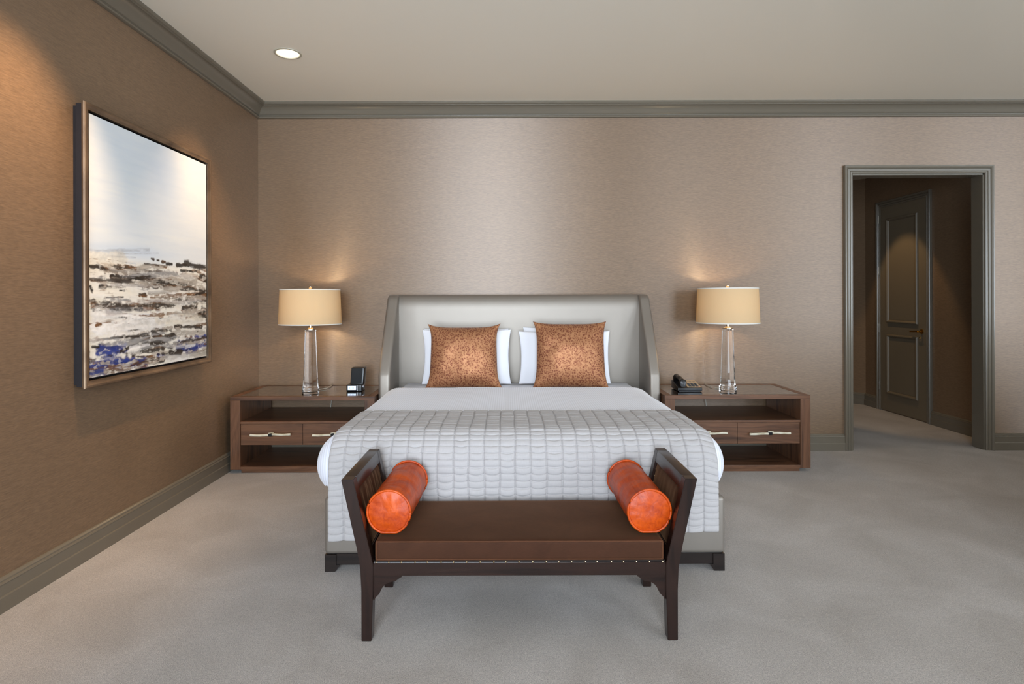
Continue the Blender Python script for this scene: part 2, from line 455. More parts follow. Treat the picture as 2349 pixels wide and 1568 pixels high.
struct(box('wall_left', LX - 0.15, LX, FRONT_Y - 0.15, BY + 0.12, 0, CZ, M['paper']), 'brown metallic grasscloth wall behind the painting')
struct(boxes('wall_back', [(LX, OX0, BY, BY + 0.12, 0, CZ), (OX1, VX, BY, BY + 0.12, 0, CZ), (OX0, OX1, BY, BY + 0.12, OZ, CZ)], M['paper']),
       'metallic grasscloth wall behind the bed')
struct(box('wall_right', VX, VX + 0.15, FRONT_Y, BY + 0.12, 0, CZ, M['paper']))
fw = []
xs = [LX] + [v for wn_ in WINDOWS for v in wn_[:2]] + [VX]
for i in range(0, len(xs), 2): fw.append((xs[i], xs[i + 1], FRONT_Y - 0.15, FRONT_Y, 0, CZ))
for (x0, x1, z0, z1) in WINDOWS:
    fw.append((x0, x1, FRONT_Y - 0.15, FRONT_Y, 0, z0)); fw.append((x0, x1, FRONT_Y - 0.15, FRONT_Y, z1, CZ))
struct(boxes('wall_front', fw, M['paper']))
for i, (x0, x1, z0, z1) in enumerate(WINDOWS):
    mid = (x0 + x1) / 2
    wn_ = struct(boxes('window_%d' % (i + 1), [(x0, x0 + 0.04, FRONT_Y - 0.1, FRONT_Y - 0.02, z0, z1), (x1 - 0.04, x1, FRONT_Y - 0.1, FRONT_Y - 0.02, z0, z1),
                 (x0, x1, FRONT_Y - 0.1, FRONT_Y - 0.02, z0, z0 + 0.04), (x0, x1, FRONT_Y - 0.1, FRONT_Y - 0.02, z1 - 0.04, z1),
                 (mid - 0.02, mid + 0.02, FRONT_Y - 0.1, FRONT_Y - 0.02, z0, z1)], M['trim']))
    for (a, b_) in ((x0 + 0.04, mid - 0.02), (mid + 0.02, x1 - 0.04)):
        box('pane', a, b_, FRONT_Y - 0.07, FRONT_Y - 0.06, z0 + 0.04, z1 - 0.04, M['pane'], wn_)

# ---- ceiling with round cut-outs for the downlights
DL = [(-1.54, 4.10), (-1.54, 2.58)]
DR = 0.082
def make_ceiling():
    xb = [LX - 0.15, DL[0][0] - 0.15, DL[0][0] + 0.15, VX + 0.15]
    ys = sorted(d[1] for d in DL)
    yb = [FRONT_Y - 0.15]
    for y in ys: yb += [y - 0.15, y + 0.15]
    yb.append(BY + 0.12)
    vs, fs = [], []
    def quad(a, b_, c, d_):
        n = len(vs); vs.extend([a, b_, c, d_]); fs.append((n, n + 1, n + 2, n + 3))
    N = 48
    for i in range(3):
        for j in range(len(yb) - 1):
            x0, x1, y0, y1 = xb[i], xb[i + 1], yb[j], yb[j + 1]
            if i == 1 and j % 2 == 1:
                cx, cy = (x0 + x1) / 2, (y0 + y1) / 2
                for k in range(N):
                    p = []
                    for a in (2 * PI * k / N, 2 * PI * (k + 1) / N):
                        ca, sa = math.cos(a), math.sin(a)
                        q = 0.15 / max(abs(ca), abs(sa))
                        p.append(((cx + DR * ca, cy + DR * sa, CZ), (cx + q * ca, cy + q * sa, CZ)))
                    quad(p[0][0], p[0][1], p[1][1], p[1][0])
            else:
                quad((x0, y0, CZ), (x1, y0, CZ), (x1, y1, CZ), (x0, y1, CZ))
    o = obj('ceiling', vs, fs, M['ceiling'])
    bm = bmesh.new(); bm.from_mesh(o.data); bmesh.ops.remove_doubles(bm, verts=bm.verts, dist=1e-4); bm.to_mesh(o.data); bm.free()
    struct(o, 'plain beige painted ceiling')
make_ceiling()
struct(boxes('trim_6', [(LX - 0.15, VX + 0.15, FRONT_Y - 0.15, BY + 0.12, CZ + 0.3, CZ + 0.35)], M['ceiling']), 'floor slab above the ceiling')

# ---- crown moulding, mitred in the corner
CROWN = [(0.0, 2.962), (0.010, 2.962), (0.020, 2.966), (0.024, 2.974), (0.020, 2.982), (0.012, 2.985), (0.014, 2.990), (0.020, 2.994),
         (0.026, 3.002), (0.034, 3.018), (0.046, 3.034), (0.062, 3.047), (0.078, 3.053), (0.088, 3.054), (0.088, 3.060), (0.098, 3.064),
         (0.104, 3.072), (0.104, CZ - 0.0005), (0.0, CZ - 0.0005)]
struct(sweep('trim_1', [[(LX + d_, BY - d_, z) for d_, z in CROWN], [(VX, BY - d_, z) for d_, z in CROWN]], M['trim']), 'taupe crown moulding above the bed wall')
struct(sweep('trim_2', [[(LX + d_, FRONT_Y, z) for d_, z in CROWN], [(LX + d_, BY - d_, z) for d_, z in CROWN]], M['trim']), 'taupe crown moulding above the painting wall')

# ---- baseboards
BASE = [(0.0, 0.0), (0.024, 0.0), (0.024, 0.066), (0.021, 0.071), (0.018, 0.072), (0.018, 0.118), (0.020, 0.122), (0.017, 0.128), (0.013, 0.130),
        (0.013, 0.137), (0.008, 0.144), (0.004, 0.147), (0.0, 0.148)]
struct(sweep('baseboard_left', [[(LX + d_, FRONT_Y, z) for d_, z in BASE], [(LX + d_, BY - d_, z) for d_, z in BASE]], M['trim']), 'taupe baseboard under the painting wall')
CW = 0.072
struct(sweep('baseboard_back', [[(LX + d_, BY - d_, z) for d_, z in BASE], [(OX0 - CW, BY - d_, z) for d_, z in BASE]], M['trim']), 'taupe baseboard behind the nightstands')
struct(sweep('baseboard_right', [[(OX1 + CW, BY - d_, z) for d_, z in BASE], [(VX, BY - d_, z) for d_, z in BASE]], M['trim']), 'taupe baseboard past the cased opening')

# ---- casing of the opening and its lining
CAS = [(0.0, 0.0), (0.0, 0.014), (0.006, 0.018), (0.016, 0.018), (0.020, 0.013), (0.024, 0.019), (0.040, 0.021), (0.044, 0.016), (0.049, 0.024),
       (0.060, 0.030), (0.068, 0.030), (CW, 0.024), (CW, 0.0)]
def casing(name, x0, x1, zt, y, mat, parent=None):
    st = [[(x0 - a, y - d_, 0) for a, d_ in CAS], [(x0 - a, y - d_, zt + a) for a, d_ in CAS],
          [(x1 + a, y - d_, zt + a) for a, d_ in CAS], [(x1 + a, y - d_, 0) for a, d_ in CAS]]
    return sweep(name, st, mat, parent)
cs = struct(casing('trim_3', OX0, OX1, OZ, BY, M['trim']), 'taupe moulded casing around the hall opening')
boxes('lining', [(OX0 - 0.001, OX0 + 0.012, BY, BY + 0.13, 0, OZ), (OX1 - 0.012, OX1 + 0.001, BY, BY + 0.13, 0, OZ), (OX0, OX1, BY, BY + 0.13, OZ - 0.012, OZ + 0.001)], M['trim'], cs)

# ---- the hall behind the opening
HY0 = BY + 0.12
AX, AY = HX, 7.40                      # corner where the hall wall turns
DY0, DY1, DZ = 6.31, 7.08, 2.44        # door in the hall wall
def slab(name, pts, z0, z1, mat, t=0.1):
    """vertical wall slab along a plan polyline, thickness t on its far side"""
    vs, fs = [], []
    for i in range(len(pts) - 1):
        p, q = Vector(pts[i]), Vector(pts[i + 1])
        d_ = (q - p).normalized(); n = Vector((d_.y, -d_.x)) * t
        k = len(vs)
        for (a, b_) in ((p, z0), (q, z0), (q, z1), (p, z1)): vs.append((a.x, a.y, b_))
        for (a, b_) in ((p + n, z0), (q + n, z0), (q + n, z1), (p + n, z1)): vs.append((a.x, a.y, b_))
        for f in ((0, 1, 2, 3), (7, 6, 5, 4), (0, 4, 5, 1), (3, 2, 6, 7), (1, 5, 6, 2), (0, 3, 7, 4)): fs.append([k + j for j in f])
    return obj(name, vs, fs, mat)
struct(slab('wall_hall', [(HX, HY0), (HX, AY), (AX - 0.9, AY + 0.9), (AX - 0.9, 9.1), (2.5, 9.1), (2.5, HY0)], 0, HCZ, M['paper']), 'dark grasscloth walls of the hall')
struct(box('ceiling_hall', 2.4, HX + 0.1, HY0, 9.2, HCZ, HCZ + 0.08, M['ceiling']), 'hall ceiling')
def hall_base(name, y0, y1):
    return struct(sweep(name, [[(HX - d_, y0, z) for d_, z in BASE], [(HX - d_, y1, z) for d_, z in BASE]], M['trim']))
hall_base('baseboard_hall_1', HY0, DY0 - CW)['label'] = 'hall baseboard beside the panelled door latch'
hall_base('baseboard_hall_2', DY1 + CW, AY)['label'] = 'hall baseboard beside the panelled door hinges'
s2 = math.sqrt(0.5)
struct(sweep('baseboard_hall_3', [[(AX - d_ * s2 * 1.2, AY - d_ * s2 * 0.2, z) for d_, z in BASE], [(AX - 0.9 - d_ * s2, AY + 0.9 - d_ * s2, z) for d_, z in BASE]], M['trim']), 'hall baseboard on the angled wall')
# casing round the hall door (on the plane x = HX, facing -x)
st = [[(HX - d_, DY0 - a, 0) for a, d_ in CAS], [(HX - d_, DY0 - a, DZ + a) for a, d_ in CAS], [(HX - d_, DY1 + a, DZ + a) for a, d_ in CAS], [(HX - d_, DY1 + a, 0) for a, d_ in CAS]]
struct(sweep('trim_4', st, M['trim']), 'moulded casing around the hall door')
dr = struct(box('door_1', HX - 0.012, HX + 0.02, DY0, DY1, 0.012, DZ, M['door_paint'], bev=0.002), 'panelled taupe hall door with brass lever')
def panel_mould(y0, y1, z0, z1):
    prof = [(0.0, 0.0), (0.0, 0.012), (0.006, 0.022), (0.016, 0.024), (0.024, 0.016), (0.030, 0.006), (0.034, 0.0)]
    xf = HX - 0.012
    stt = []
    for (cy, cz, sy, sz) in ((y0, z0, 1, 1), (y1, z0, -1, 1), (y1, z1, -1, -1), (y0, z1, 1, -1)):
        stt.append([(xf - d_, cy + sy * a, cz + sz * a) for a, d_ in prof])
    o = sweep('panel_moulding', stt, M['door_paint'], dr, closed=True)
    box('panel', xf - 0.004, xf + 0.004, y0 + 0.034, y1 - 0.034, z0 + 0.034, z1 - 0.034, M['door_paint'], dr)
panel_mould(6.43, 6.95, 1.06, 2.29)
panel_mould(6.43, 6.95, 0.22, 0.92)
for z in (0.30, 0.99, 1.68, 2.30):
    hg = lathe('hinge', [(0.0065, -0.05), (0.0065, 0.05)], 10, M['steel'], dr, (HX - 0.030, DY1 + 0.004, z))
hd = lathe('lever_rose', [(0.026, 0), (0.026, 0.006), (0.02, 0.010), (0.010, 0.012), (0.009, 0.05)], 20, M['brass'], dr, (HX - 0.012, 6.375, 0.985), 'x')
for v_ in hd.data.vertices: v_.co.x = (HX - 0.012) - (v_.co.x - (HX - 0.012))
tube('lever', [(HX - 0.058, 6.37, 0.985), (HX - 0.060, 6.42, 0.984), (HX - 0.058, 6.47, 0.981), (HX - 0.052, 6.505, 0.979)], 0.008, M['brass'], dr, 10)
tube('thumb_turn', [(HX - 0.034, 6.375, 0.905), (HX - 0.034, 6.375, 0.925)], 0.006, M['brass'], dr, 8)

# ---- downlights
def downlight(x, y, z, label, lamp_w, cone, color, blend=0.6, can=True, tilt=(0, 0, 0)):
    r = thing('recessed_downlight', (x, y, z), label, 'ceiling light')
    prof = [(DR + 0.012, -0.001), (DR + 0.011, -0.005), (DR - 0.002, -0.006), (DR - 0.004, 0.0)]
    lathe('trim_ring', prof, 40, M['white_metal'], r, (x, y, z), cap=False)
    if can:
        lathe('reflector', [(DR - 0.002, 0.0), (0.070, 0.05), (0.055, 0.12)], 40, M['downlight_can'], r, (x, y, z), cap=False)
        lathe('lamp_face', [(0.001, 0.10), (0.056, 0.10), (0.056, 0.11), (0.001, 0.11)], 40, M['downlight_lamp'], r, (x, y, z))
    else:
        lathe('lamp_face', [(0.001, -0.004), (0.07, -0.004), (0.07, -0.001), (0.001, -0.001)], 40, M['downlight_lamp'], r, (x, y, z))
    ld = bpy.data.lights.new('downlight_beam', 'SPOT'); ld.energy = lamp_w; ld.color = color
    ld.spot_size = math.radians(cone); ld.spot_blend = blend; ld.shadow_soft_size = 0.03
    lo = bpy.data.objects.new('downlight_beam', ld); lo.location = (x, y, z - 0.012); lo.rotation_euler = tilt; C.objects.link(lo)
    lo.parent = r; lo.matrix_parent_inverse = Matrix.Translation(r.location).inverted()
    return r
WARM = (1.0, 0.66, 0.37)
downlight(DL[0][0], DL[0][1], CZ, 'round recessed ceiling downlight glowing white near the painting', 66, 70, WARM, 1.0, tilt=(0, 0.34, 0))
downlight(DL[1][0], DL[1][1], CZ, 'second recessed downlight washing the wall beside the painting', 112, 66, WARM, 0.9, tilt=(0, 0.44, 0))
downlight(3.80, 6.62, HCZ, 'recessed hall downlight in front of the panelled door', 34, 52, (1.0, 0.68, 0.34), 0.35, can=False, tilt=(0, -0.32, 0))

# ================================================================ painting
def make_painting():
    y0, y1, z0, z1 = 2.965, 4.235, 0.905, 2.372
    r = thing('framed_painting', (LX, (y0 + y1) / 2, z0), 'large abstract seascape painting in white, brown and blue with a bronze frame', 'painting')
    # frame: closed sweep of a profile (a = inset from outer edge, d = distance from the wall)
    prof = [(0.0, 0.066), (0.002, 0.072), (0.006, 0.075), (0.014, 0.074), (0.022, 0.068), (0.030, 0.066), (0.036, 0.067), (0.037, 0.050), (0.010, 0.050), (0.004, 0.058)]
    def st(pr):
        out = []
        for (cy, cz, sy, sz) in ((y0, z0, 1, 1), (y1, z0, -1, 1), (y1, z1, -1, -1), (y0, z1, 1, -1)):
            out.append([(LX + d_, cy + sy * a, cz + sz * a) for a, d_ in pr])
        return out
    sweep('frame', st(prof), M['bronze'], r, closed=True)
    sweep('frame_side', st([(0.010, 0.022), (0.010, 0.050), (0.037, 0.050), (0.037, 0.022)]), M['frame_dark'], r, closed=True)
    box('backing', LX + 0.001, LX + 0.03, y0 + 0.02, y1 - 0.02, z0 + 0.02, z1 - 0.02, M['frame_dark'], r)
    # canvas
    cy0, cy1, cz0, cz1 = y0 + 0.050, y1 - 0.050, z0 + 0.050, z1 - 0.050
    NU, NV = 420, 500
    rng = np.random.default_rng(11)
    U, V = np.meshgrid(np.linspace(0, 1, NU), np.linspace(0, 1, NV))
    def vnoise(u, v, fu, fv, oct=4, seed=0):
        rg = np.random.default_rng(seed); tot = np.zeros_like(u); amp = 1; s = 0
        for o in range(oct):
            gw, gh = int(fu) + 3, int(fv) + 3
            g = rg.random((gh, gw)); x = (u % 1.0001) * fu; y = (v % 1.0001) * fv
            xi = np.clip(x.astype(int), 0, gw - 2); yi = np.clip(y.astype(int), 0, gh - 2)
            fx = x - xi; fy = y - yi; fx = fx * fx * (3 - 2 * fx); fy = fy * fy * (3 - 2 * fy)
            tot += amp * ((g[yi, xi] * (1 - fx) + g[yi, xi + 1] * fx) * (1 - fy) + (g[yi + 1, xi] * (1 - fx) + g[yi + 1, xi + 1] * fx) * fy)
            s += amp; amp *= 0.55; fu *= 2; fv *= 2
        return tot / s
    warp = vnoise(U, V, 4, 9, 4, 1) - 0.5
    warp2 = vnoise(U, V, 10, 40, 4, 2) - 0.5
    streak = vnoise(U, np.clip(V + 0.03 * warp, 0, 1), 3, 46, 4, 3) - 0.5
    speck = vnoise(U, V, 40, 60, 3, 4) - 0.5
    cols = {'K': (0.018, 0.013, 0.010), 'B': (0.17, 0.072, 0.02), 'G': (0.33, 0.29, 0.245), 'U': (0.010, 0.032, 0.22), 'C': (0.80, 0.745, 0.63), 'W': (0.87, 0.87, 0.89), 'S': (0.60, 0.66, 0.74)}
    hor = 0.455 + 0.02 * warp
    sky = np.stack([0.84 + 0.10 * warp + 0.10 * streak, 0.90 + 0.07 * warp + 0.08 * streak, 0.95 + 0.02 * warp + 0.05 * streak], -1)
    blue = np.exp(-(((U - 0.60) / 0.16) ** 2 + ((V - 0.86) / 0.16) ** 2)) + 0.8 * np.exp(-(((U - 0.25) / 0.4) ** 2 + ((V - 0.50) / 0.025) ** 2))
    blue = np.clip(blue + 0.9 * warp, 0, 1)[..., None] * 0.55
    sky = sky * (1 - blue) + np.array([0.56, 0.70, 0.90]) * blue
    low = np.stack([0.88 + 0.22 * streak, 0.855 + 0.22 * streak, 0.78 + 0.25 * streak + 0.10 * warp], -1)
    k = (1 / (1 + np.exp(-(V - hor) / 0.008)))[..., None]
    col = low * (1 - k) + sky * k
    rgh = {'K': 1.0, 'B': 1.0, 'G': 1.0, 'U': 0.8, 'C': 0.6, 'W': 0.5, 'S': 0.7}
    for i, (c, ua, va, ub, vb, th) in enumerate(STROKES):
        # distance to the segment in canvas metres-like units
        ax, ay, bx, by = ua, va * 1.15, ub, vb * 1.15
        dx, dy = bx - ax, by - ay; L2 = dx * dx + dy * dy + 1e-9
        px, py = U, V * 1.15
        tt = np.clip(((px - ax) * dx + (py - ay) * dy) / L2, 0, 1)
        d_ = np.hypot((px - ax - tt * dx), (py - ay - tt * dy))
        th2 = th * 1.15 * (2.4 if c == 'U' else 2.0)
        soft = (1.0 - d_ / th2) + rgh[c] * (1.2 * streak + 1.5 * warp2 + 1.2 * speck)
        a = 1 / (1 + np.exp(-soft / 0.10))
        a *= np.clip((2.0 * th2 - d_) / (0.8 * th2), 0, 1)
        base = np.array(cols[c])
        cc_ = base[None, None, :] * (1 + 0.9 * streak + 0.8 * speck)[..., None]
        if c == 'B':
            kk = np.clip(0.5 + 3.2 * streak + 1.5 * warp2, 0, 1)[..., None]
            cc_ = cc_ * kk + np.array(cols['K']) * (1 - kk)
        a = (a * (0.97 if c in 'KBU' else 0.65))[..., None]
        col = col * (1 - a) + cc_ * a
    # broken brown and black streaks between the main strokes
    st2 = vnoise(U, np.clip(V + 0.05 * warp, 0, 1), 4, 60, 4, 21) - 0.5
    st3 = vnoise(U, np.clip(V + 0.04 * warp, 0, 1), 5, 48, 5, 22) - 0.5
    bands = [(0.405, 0.035, 0.45, 1.1), (0.355, 0.020, 0.60, 1.0), (0.275, 0.022, 0.45, 1.0), (0.29, 0.03, 0.95, 0.9), (0.225, 0.012, 0.9, 0.7), (0.155, 0.020, 0.55, 0.9), (0.075, 0.02, 0.75, 0.9), (0.03, 0.02, 0.5, 0.8)]
    bm_ = np.zeros_like(U)
    for (vc_, sg, uc_, am) in bands:
        bm_ = np.maximum(bm_, am * np.exp(-((V - vc_ - 0.03 * (U - 0.5) * (1 if vc_ < 0.3 else -1)) / sg) ** 2) * (0.55 + 0.45 * np.exp(-((U - uc_) / 0.35) ** 2)))
    for fld, base, gain in ((st2, (0.16, 0.072, 0.024), 1.0), (st3, (0.025, 0.018, 0.014), 0.92), (-st3, (0.42, 0.38, 0.33), 0.9)):
        a = 1 / (1 + np.exp(-((fld + 0.35 * speck) * 5.2 + bm_ * 1.8 * gain - 1.50) / 0.12))
        a = (a * (V < hor))[..., None] * 0.9
        col = col * (1 - a) + np.array(base) * (1 + 1.2 * streak + 0.8 * speck)[..., None] * a
    wst = 1 / (1 + np.exp(-((vnoise(U, np.clip(V + 0.05 * warp, 0, 1), 3, 34, 4, 31) - 0.62) / 0.02)))
    a = (wst * (V < hor) * 0.35)[..., None]
    col = col * (1 - a) + np.array([0.9, 0.9, 0.9]) * a
    # dry-brush breaks
    br = np.clip((vnoise(U, V, 30, 90, 3, 8) - 0.66) / 0.04, 0, 1) * (V < hor)
    col = col * (1 - 0.4 * br[..., None]) + np.array([0.9, 0.88, 0.82]) * 0.4 * br[..., None]
    col = np.clip(col, 0.004, 0.95)
    hgt = 0.0022 * (streak + 0.7 * speck) * (V < hor) + 0.0005 * streak
    X = LX + 0.060 + hgt
    co = np.stack([X, cy0 + U * (cy1 - cy0), cz0 + V * (cz1 - cz0)], -1).reshape(-1, 3)
    idx = np.arange(NU * NV).reshape(NV, NU)
    q = np.stack([idx[:-1, :-1], idx[:-1, 1:], idx[1:, 1:], idx[1:, :-1]], -1).reshape(-1, 4)
    me = bpy.data.meshes.new('canvas'); me.from_pydata(co.tolist(), [], q.tolist())
    at = me.color_attributes.new('paint', 'FLOAT_COLOR', 'POINT')
    rgba = np.concatenate([col.reshape(-1, 3), np.ones((NU * NV, 1))], 1).astype(np.float32)
    at.data.foreach_set('color', rgba.ravel())
    me.polygons.foreach_set('use_smooth', [True] * len(me.polygons))
    m, nt, b = mat_base('oil_paint', (0.8, 0.8, 0.8, 1), 0.5)
    ca = nt.nodes.new('ShaderNodeVertexColor'); ca.layer_name = 'paint'
    nt.links.new(ca.outputs['Color'], b.inputs['Base Color'])
    bump(nt, b, noise_tex(nt, coord(nt, (60, 8, 90)), 1, 4), 0.15, 0.002)
    me.materials.append(m)
    o = bpy.data.objects.new('canvas', me); C.objects.link(o); attach(o, r)
    box('canvas_edge', LX + 0.03, LX + 0.0575, cy0, cy1, cz0, cz1, M['frame_dark'], r)
make_painting()

# ================================================================ nightstands
NY0, NY1, NZ = 4.56, 5.165, 0.598
def nightstand(x0, x1, label):
    r = thing('nightstand', ((x0 + x1) / 2, (NY0 + NY1) / 2, 0), label, 'nightstand', 'nightstands beside the bed')
    T = 0.078; tt = 0.030
    zb = 0.030
    # top: four border rails around an inset sheet of dark glass
    tf = boxes('top_frame', [(x0, x1, NY0, NY0 + 0.045, NZ - tt, NZ), (x0, x1, NY1 - 0.045, NY1, NZ - tt, NZ),
                (x0, x0 + 0.055, NY0 + 0.045, NY1 - 0.045, NZ - tt, NZ), (x1 - 0.055, x1, NY0 + 0.045, NY1 - 0.045, NZ - tt, NZ)], M['walnut_x'], r, bev=0.0015)
    box('glass_top', x0 + 0.058, x1 - 0.058, NY0 + 0.048, NY1 - 0.048, NZ - tt, NZ - 0.001, M['glass_top'], r)
    for (a, b_) in ((x0, x0 + T), (x1 - T, x1)):
        box('side_panel', a, b_, NY0, NY1, zb, NZ - tt, M['walnut_z'], r, bev=0.0015)
    box('shelf', x0 + T, x1 - T, NY0 + 0.004, NY1, 0.385, 0.403, M['walnut_x'], r, bev=0.0015)
    box('bottom_shelf', x0 + T, x1 - T, NY0 + 0.002, NY1, 0.028, 0.052, M['walnut_x'], r, bev=0.0015)
    box('plinth', x0 + T, x1 - T, NY0 + 0.018, NY1 - 0.03, 0.0, 0.028, M['walnut_x'], r, bev=0.001)
    box('drawer_case', x0 + T, x1 - T, NY0 + 0.03, NY1 - 0.10, 0.222, 0.385, M['walnut_x'], r)
    xm = (x0 + x1) / 2
    for (a, b_) in ((x0 + T + 0.002, xm - 0.0015), (xm + 0.0015, x1 - T - 0.002)):
        dw = box('drawer', a, b_, NY0 + 0.008, NY0 + 0.03, 0.220, 0.383, M['walnut_x'], r, bev=0.0015)
        c = (a + b_) / 2; zc = 0.304; yh = NY0 - 0.018
        n = 12; pts = []
        ph = random.random() * 6
        for side in (-1, 1):
            pts = [(c + side * (0.012 + 0.146 * i / n), yh, zc + 0.002 * math.sin(ph + 5 * i / n) + 0.003 * side) for i in range(n + 1)]
            tube('handle', pts, 0.0095, M['horn'], dw, 8)
        boxes('handle_mount', [(c - 0.014, c + 0.014, yh - 0.012, NY0 + 0.009, zc - 0.011, zc + 0.011)], M['black_plastic'], dw, bev=0.002)
        tube('handle_twig', [(c - 0.016, yh, zc + 0.012), (c + 0.004, yh, zc + 0.016), (c + 0.026, yh, zc + 0.019)], 0.0035, M['horn'], dw, 6)
    return r
nightstand(-2.171, -1.043, 'wide walnut nightstand in the corner near the painting, under the clock')
nightstand(1.223, 2.360, 'wide walnut nightstand on the hall opening side, under the telephone')

# ================================================================ table lamps
def table_lamp(x, y, label, watts):
    z = NZ
    r = thing('table_lamp', (x, y, z), label, 'lamp', 'crystal table lamps on the nightstands')
    seg = 8
    lathe('crystal_foot', [(0.066, 0.0005), (0.068, 0.004), (0.068, 0.030), (0.064, 0.034)], seg, M['crystal'], r, (x, y, z), smooth=False, poly_rot=PI / 8)
    lathe('crystal_column', [(0.062, 0.0345), (0.058, 0.09), (0.044, 0.49), (0.046, 0.505)], seg, M['crystal'], r, (x, y, z), smooth=False, poly_rot=PI / 8)
    lathe('cap', [(0.040, 0.5055), (0.040, 0.513), (0.022, 0.515), (0.020, 0.522), (0.011, 0.524), (0.011, 0.57)], 24, M['nickel'], r, (x, y, z))
    lathe('socket', [(0.013, 0.57), (0.018, 0.572), (0.018, 0.592), (0.014, 0.594)], 20, M['nickel'], r, (x, y, z))
    lathe('bulb', [(0.012, 0.594), (0.018, 0.604), (0.028, 0.625), (0.029, 0.642), (0.020, 0.662), (0.004, 0.672)], 20, M['bulb'], r, (x, y, z))
    zb, zt = 0.555, 0.838
    rb, rt = 0.251, 0.240
    sh = lathe('shade', [(rb, zb), (rt, zt), (rt - 0.003, zt), (rb - 0.003, zb), (rb, zb)], 96, M['shade'], r, (x, y, z), cap=False, auto=60)
    for (rr, zz) in ((rb, zb), (rt, zt)):
        lathe('edge_tape', [(rr + 0.0012, zz - 0.004), (rr + 0.0012, zz + 0.004), (rr - 0.0042, zz + 0.004), (rr - 0.0042, zz - 0.004), (rr + 0.0012, zz - 0.004)], 96, M['shade_trim'], sh, (x, y, z), cap=False, auto=60)
    # harp and spider
    hp = bmesh.new()
    tube_bm(hp, [(x + 0.02 * math.cos(t_) * 0 + 0.045 * math.sin(t_), y, z + 0.72 - 0.11 * math.cos(t_)) for t_ in np.linspace(0.35, 2 * PI - 0.35, 24)], 0.0018, 6)
    for a in (0.3, 0.3 + 2 * PI / 3, 0.3 + 4 * PI / 3):
        tube_bm(hp, [(x, y, z + 0.832), (x + (rt - 0.003) * math.cos(a), y + (rt - 0.003) * math.sin(a), z + 0.832)], 0.0018, 6)
    bm_obj('harp', hp, M['nickel'], r, True)
    lathe('finial', [(0.006, 0.828), (0.006, 0.842), (0.011, 0.845), (0.013, 0.858), (0.013, 0.864), (0.005, 0.867)], 16, M['nickel'], r, (x, y, z))
    # cord: over the back edge of the nightstand and down
    s = 1 if x < 0 else -1
    tube('cord', [(x + s * 0.06, y + 0.03, z + 0.006), (x + s * 0.10, y + 0.10, z + 0.006), (x + s * 0.10, y + 0.24, z + 0.006), (x + s * 0.085, y + 0.317, z + 0.008), (x + s * 0.083, y + 0.327, z + 0.004),
                  (x + s * 0.08, y + 0.327, z - 0.10), (x + s * 0.06, y + 0.327, z - 0.25)], 0.003, M['cord'], r, 6)
    ld = bpy.data.lights.new('lamp_glow', 'POINT'); ld.energy = watts; ld.color = (1.0, 0.76, 0.46); ld.shadow_soft_size = 0.03
    lo = bpy.data.objects.new('lamp_glow', ld); lo.location = (x, y, z + 0.705); C.objects.link(lo)
    lo.parent = r; lo.matrix_parent_inverse = Matrix.Translation(r.location).inverted()
table_lamp(-1.640, 4.850, 'faceted crystal lamp with cream drum shade, on the nightstand holding the clock', 4.2)
table_lamp(1.824, 4.850, 'faceted crystal lamp with cream drum shade, on the nightstand holding the telephone', 4.2)

# ================================================================ clock and telephone
def alarm_clock():
    x, y, z = -1.262, 4.86, NZ
    r = thing('alarm_clock', (x, y, z), 'black bedside clock radio with lit pale blue display', 'clock')
    # tower leaning back slightly
    bm = bmesh.new(); add_box(bm, x - 0.052, x + 0.058, y - 0.02, y + 0.06, z + 0.05, z + 0.19, 0.008, 3)
    for v_ in bm.verts: v_.co.y += (v_.co.z - z) * 0.12; v_.co.x += (v_.co.z - z) * 0.05
    bm_obj('speaker_body', bm, M['black_plastic'], r, True, 40)
    bm = bmesh.new(); add_box(bm, x - 0.046, x + 0.042, y - 0.024, y - 0.018, z + 0.062, z + 0.182, 0.002)
    for v_ in bm.verts: v_.co.y += (v_.co.z - z) * 0.12; v_.co.x += (v_.co.z - z) * 0.05
    bm_obj('speaker_cloth', bm, M['black_mesh'], r, True, 40)
    box('base', x - 0.068, x + 0.058, y - 0.06, y + 0.06, z, z + 0.056, M['black_plastic'], r, 0.006, 3)
    dsp = box('display', x - 0.055, x + 0.012, y - 0.0615, y - 0.058, z + 0.014, z + 0.046, M['lcd'], r)
    bm = bmesh.new()
    segs = {'1': 'bc', '0': 'abcdef'}
    def digit(ch, cx):
        w_, h_, t_ = 0.009, 0.018, 0.002; zc = z + 0.030; yy = y - 0.0622
        G = {'a': (0, 1, 1), 'd': (0, -1, 1), 'b': (1, .5, 0), 'c': (1, -.5, 0), 'e': (-1, -.5, 0), 'f': (-1, .5, 0)}
        for s_ in segs[ch]:
            gx, gz, hor = G[s_]; px, pz = cx + gx * w_ / 2, zc + gz * h_ / 2
            if hor: add_box(bm, px - w_ / 2, px + w_ / 2, yy, yy + 0.0008, pz - t_ / 2, pz + t_ / 2)
            else: add_box(bm, px - t_ / 2, px + t_ / 2, yy, yy + 0.0008, pz - h_ / 4, pz + h_ / 4)
    for ch, cx in (('1', x - 0.046), ('0', x - 0.032), ('0', x - 0.014), ('1', x + 0.000)): digit(ch, cx)
    bm_obj('digits', bm, M['lcd_digit'], dsp)
    box('light_bar', x + 0.020, x + 0.025, y - 0.0615, y - 0.058, z + 0.004, z + 0.050, M['silver_plastic'], r)
    lathe('side_knob', [(0.013, 0), (0.013, 0.007), (0.010, 0.009)], 16, M['silver_plastic'], r, (x + 0.058, y - 0.01, z + 0.036), 'x')
alarm_clock()

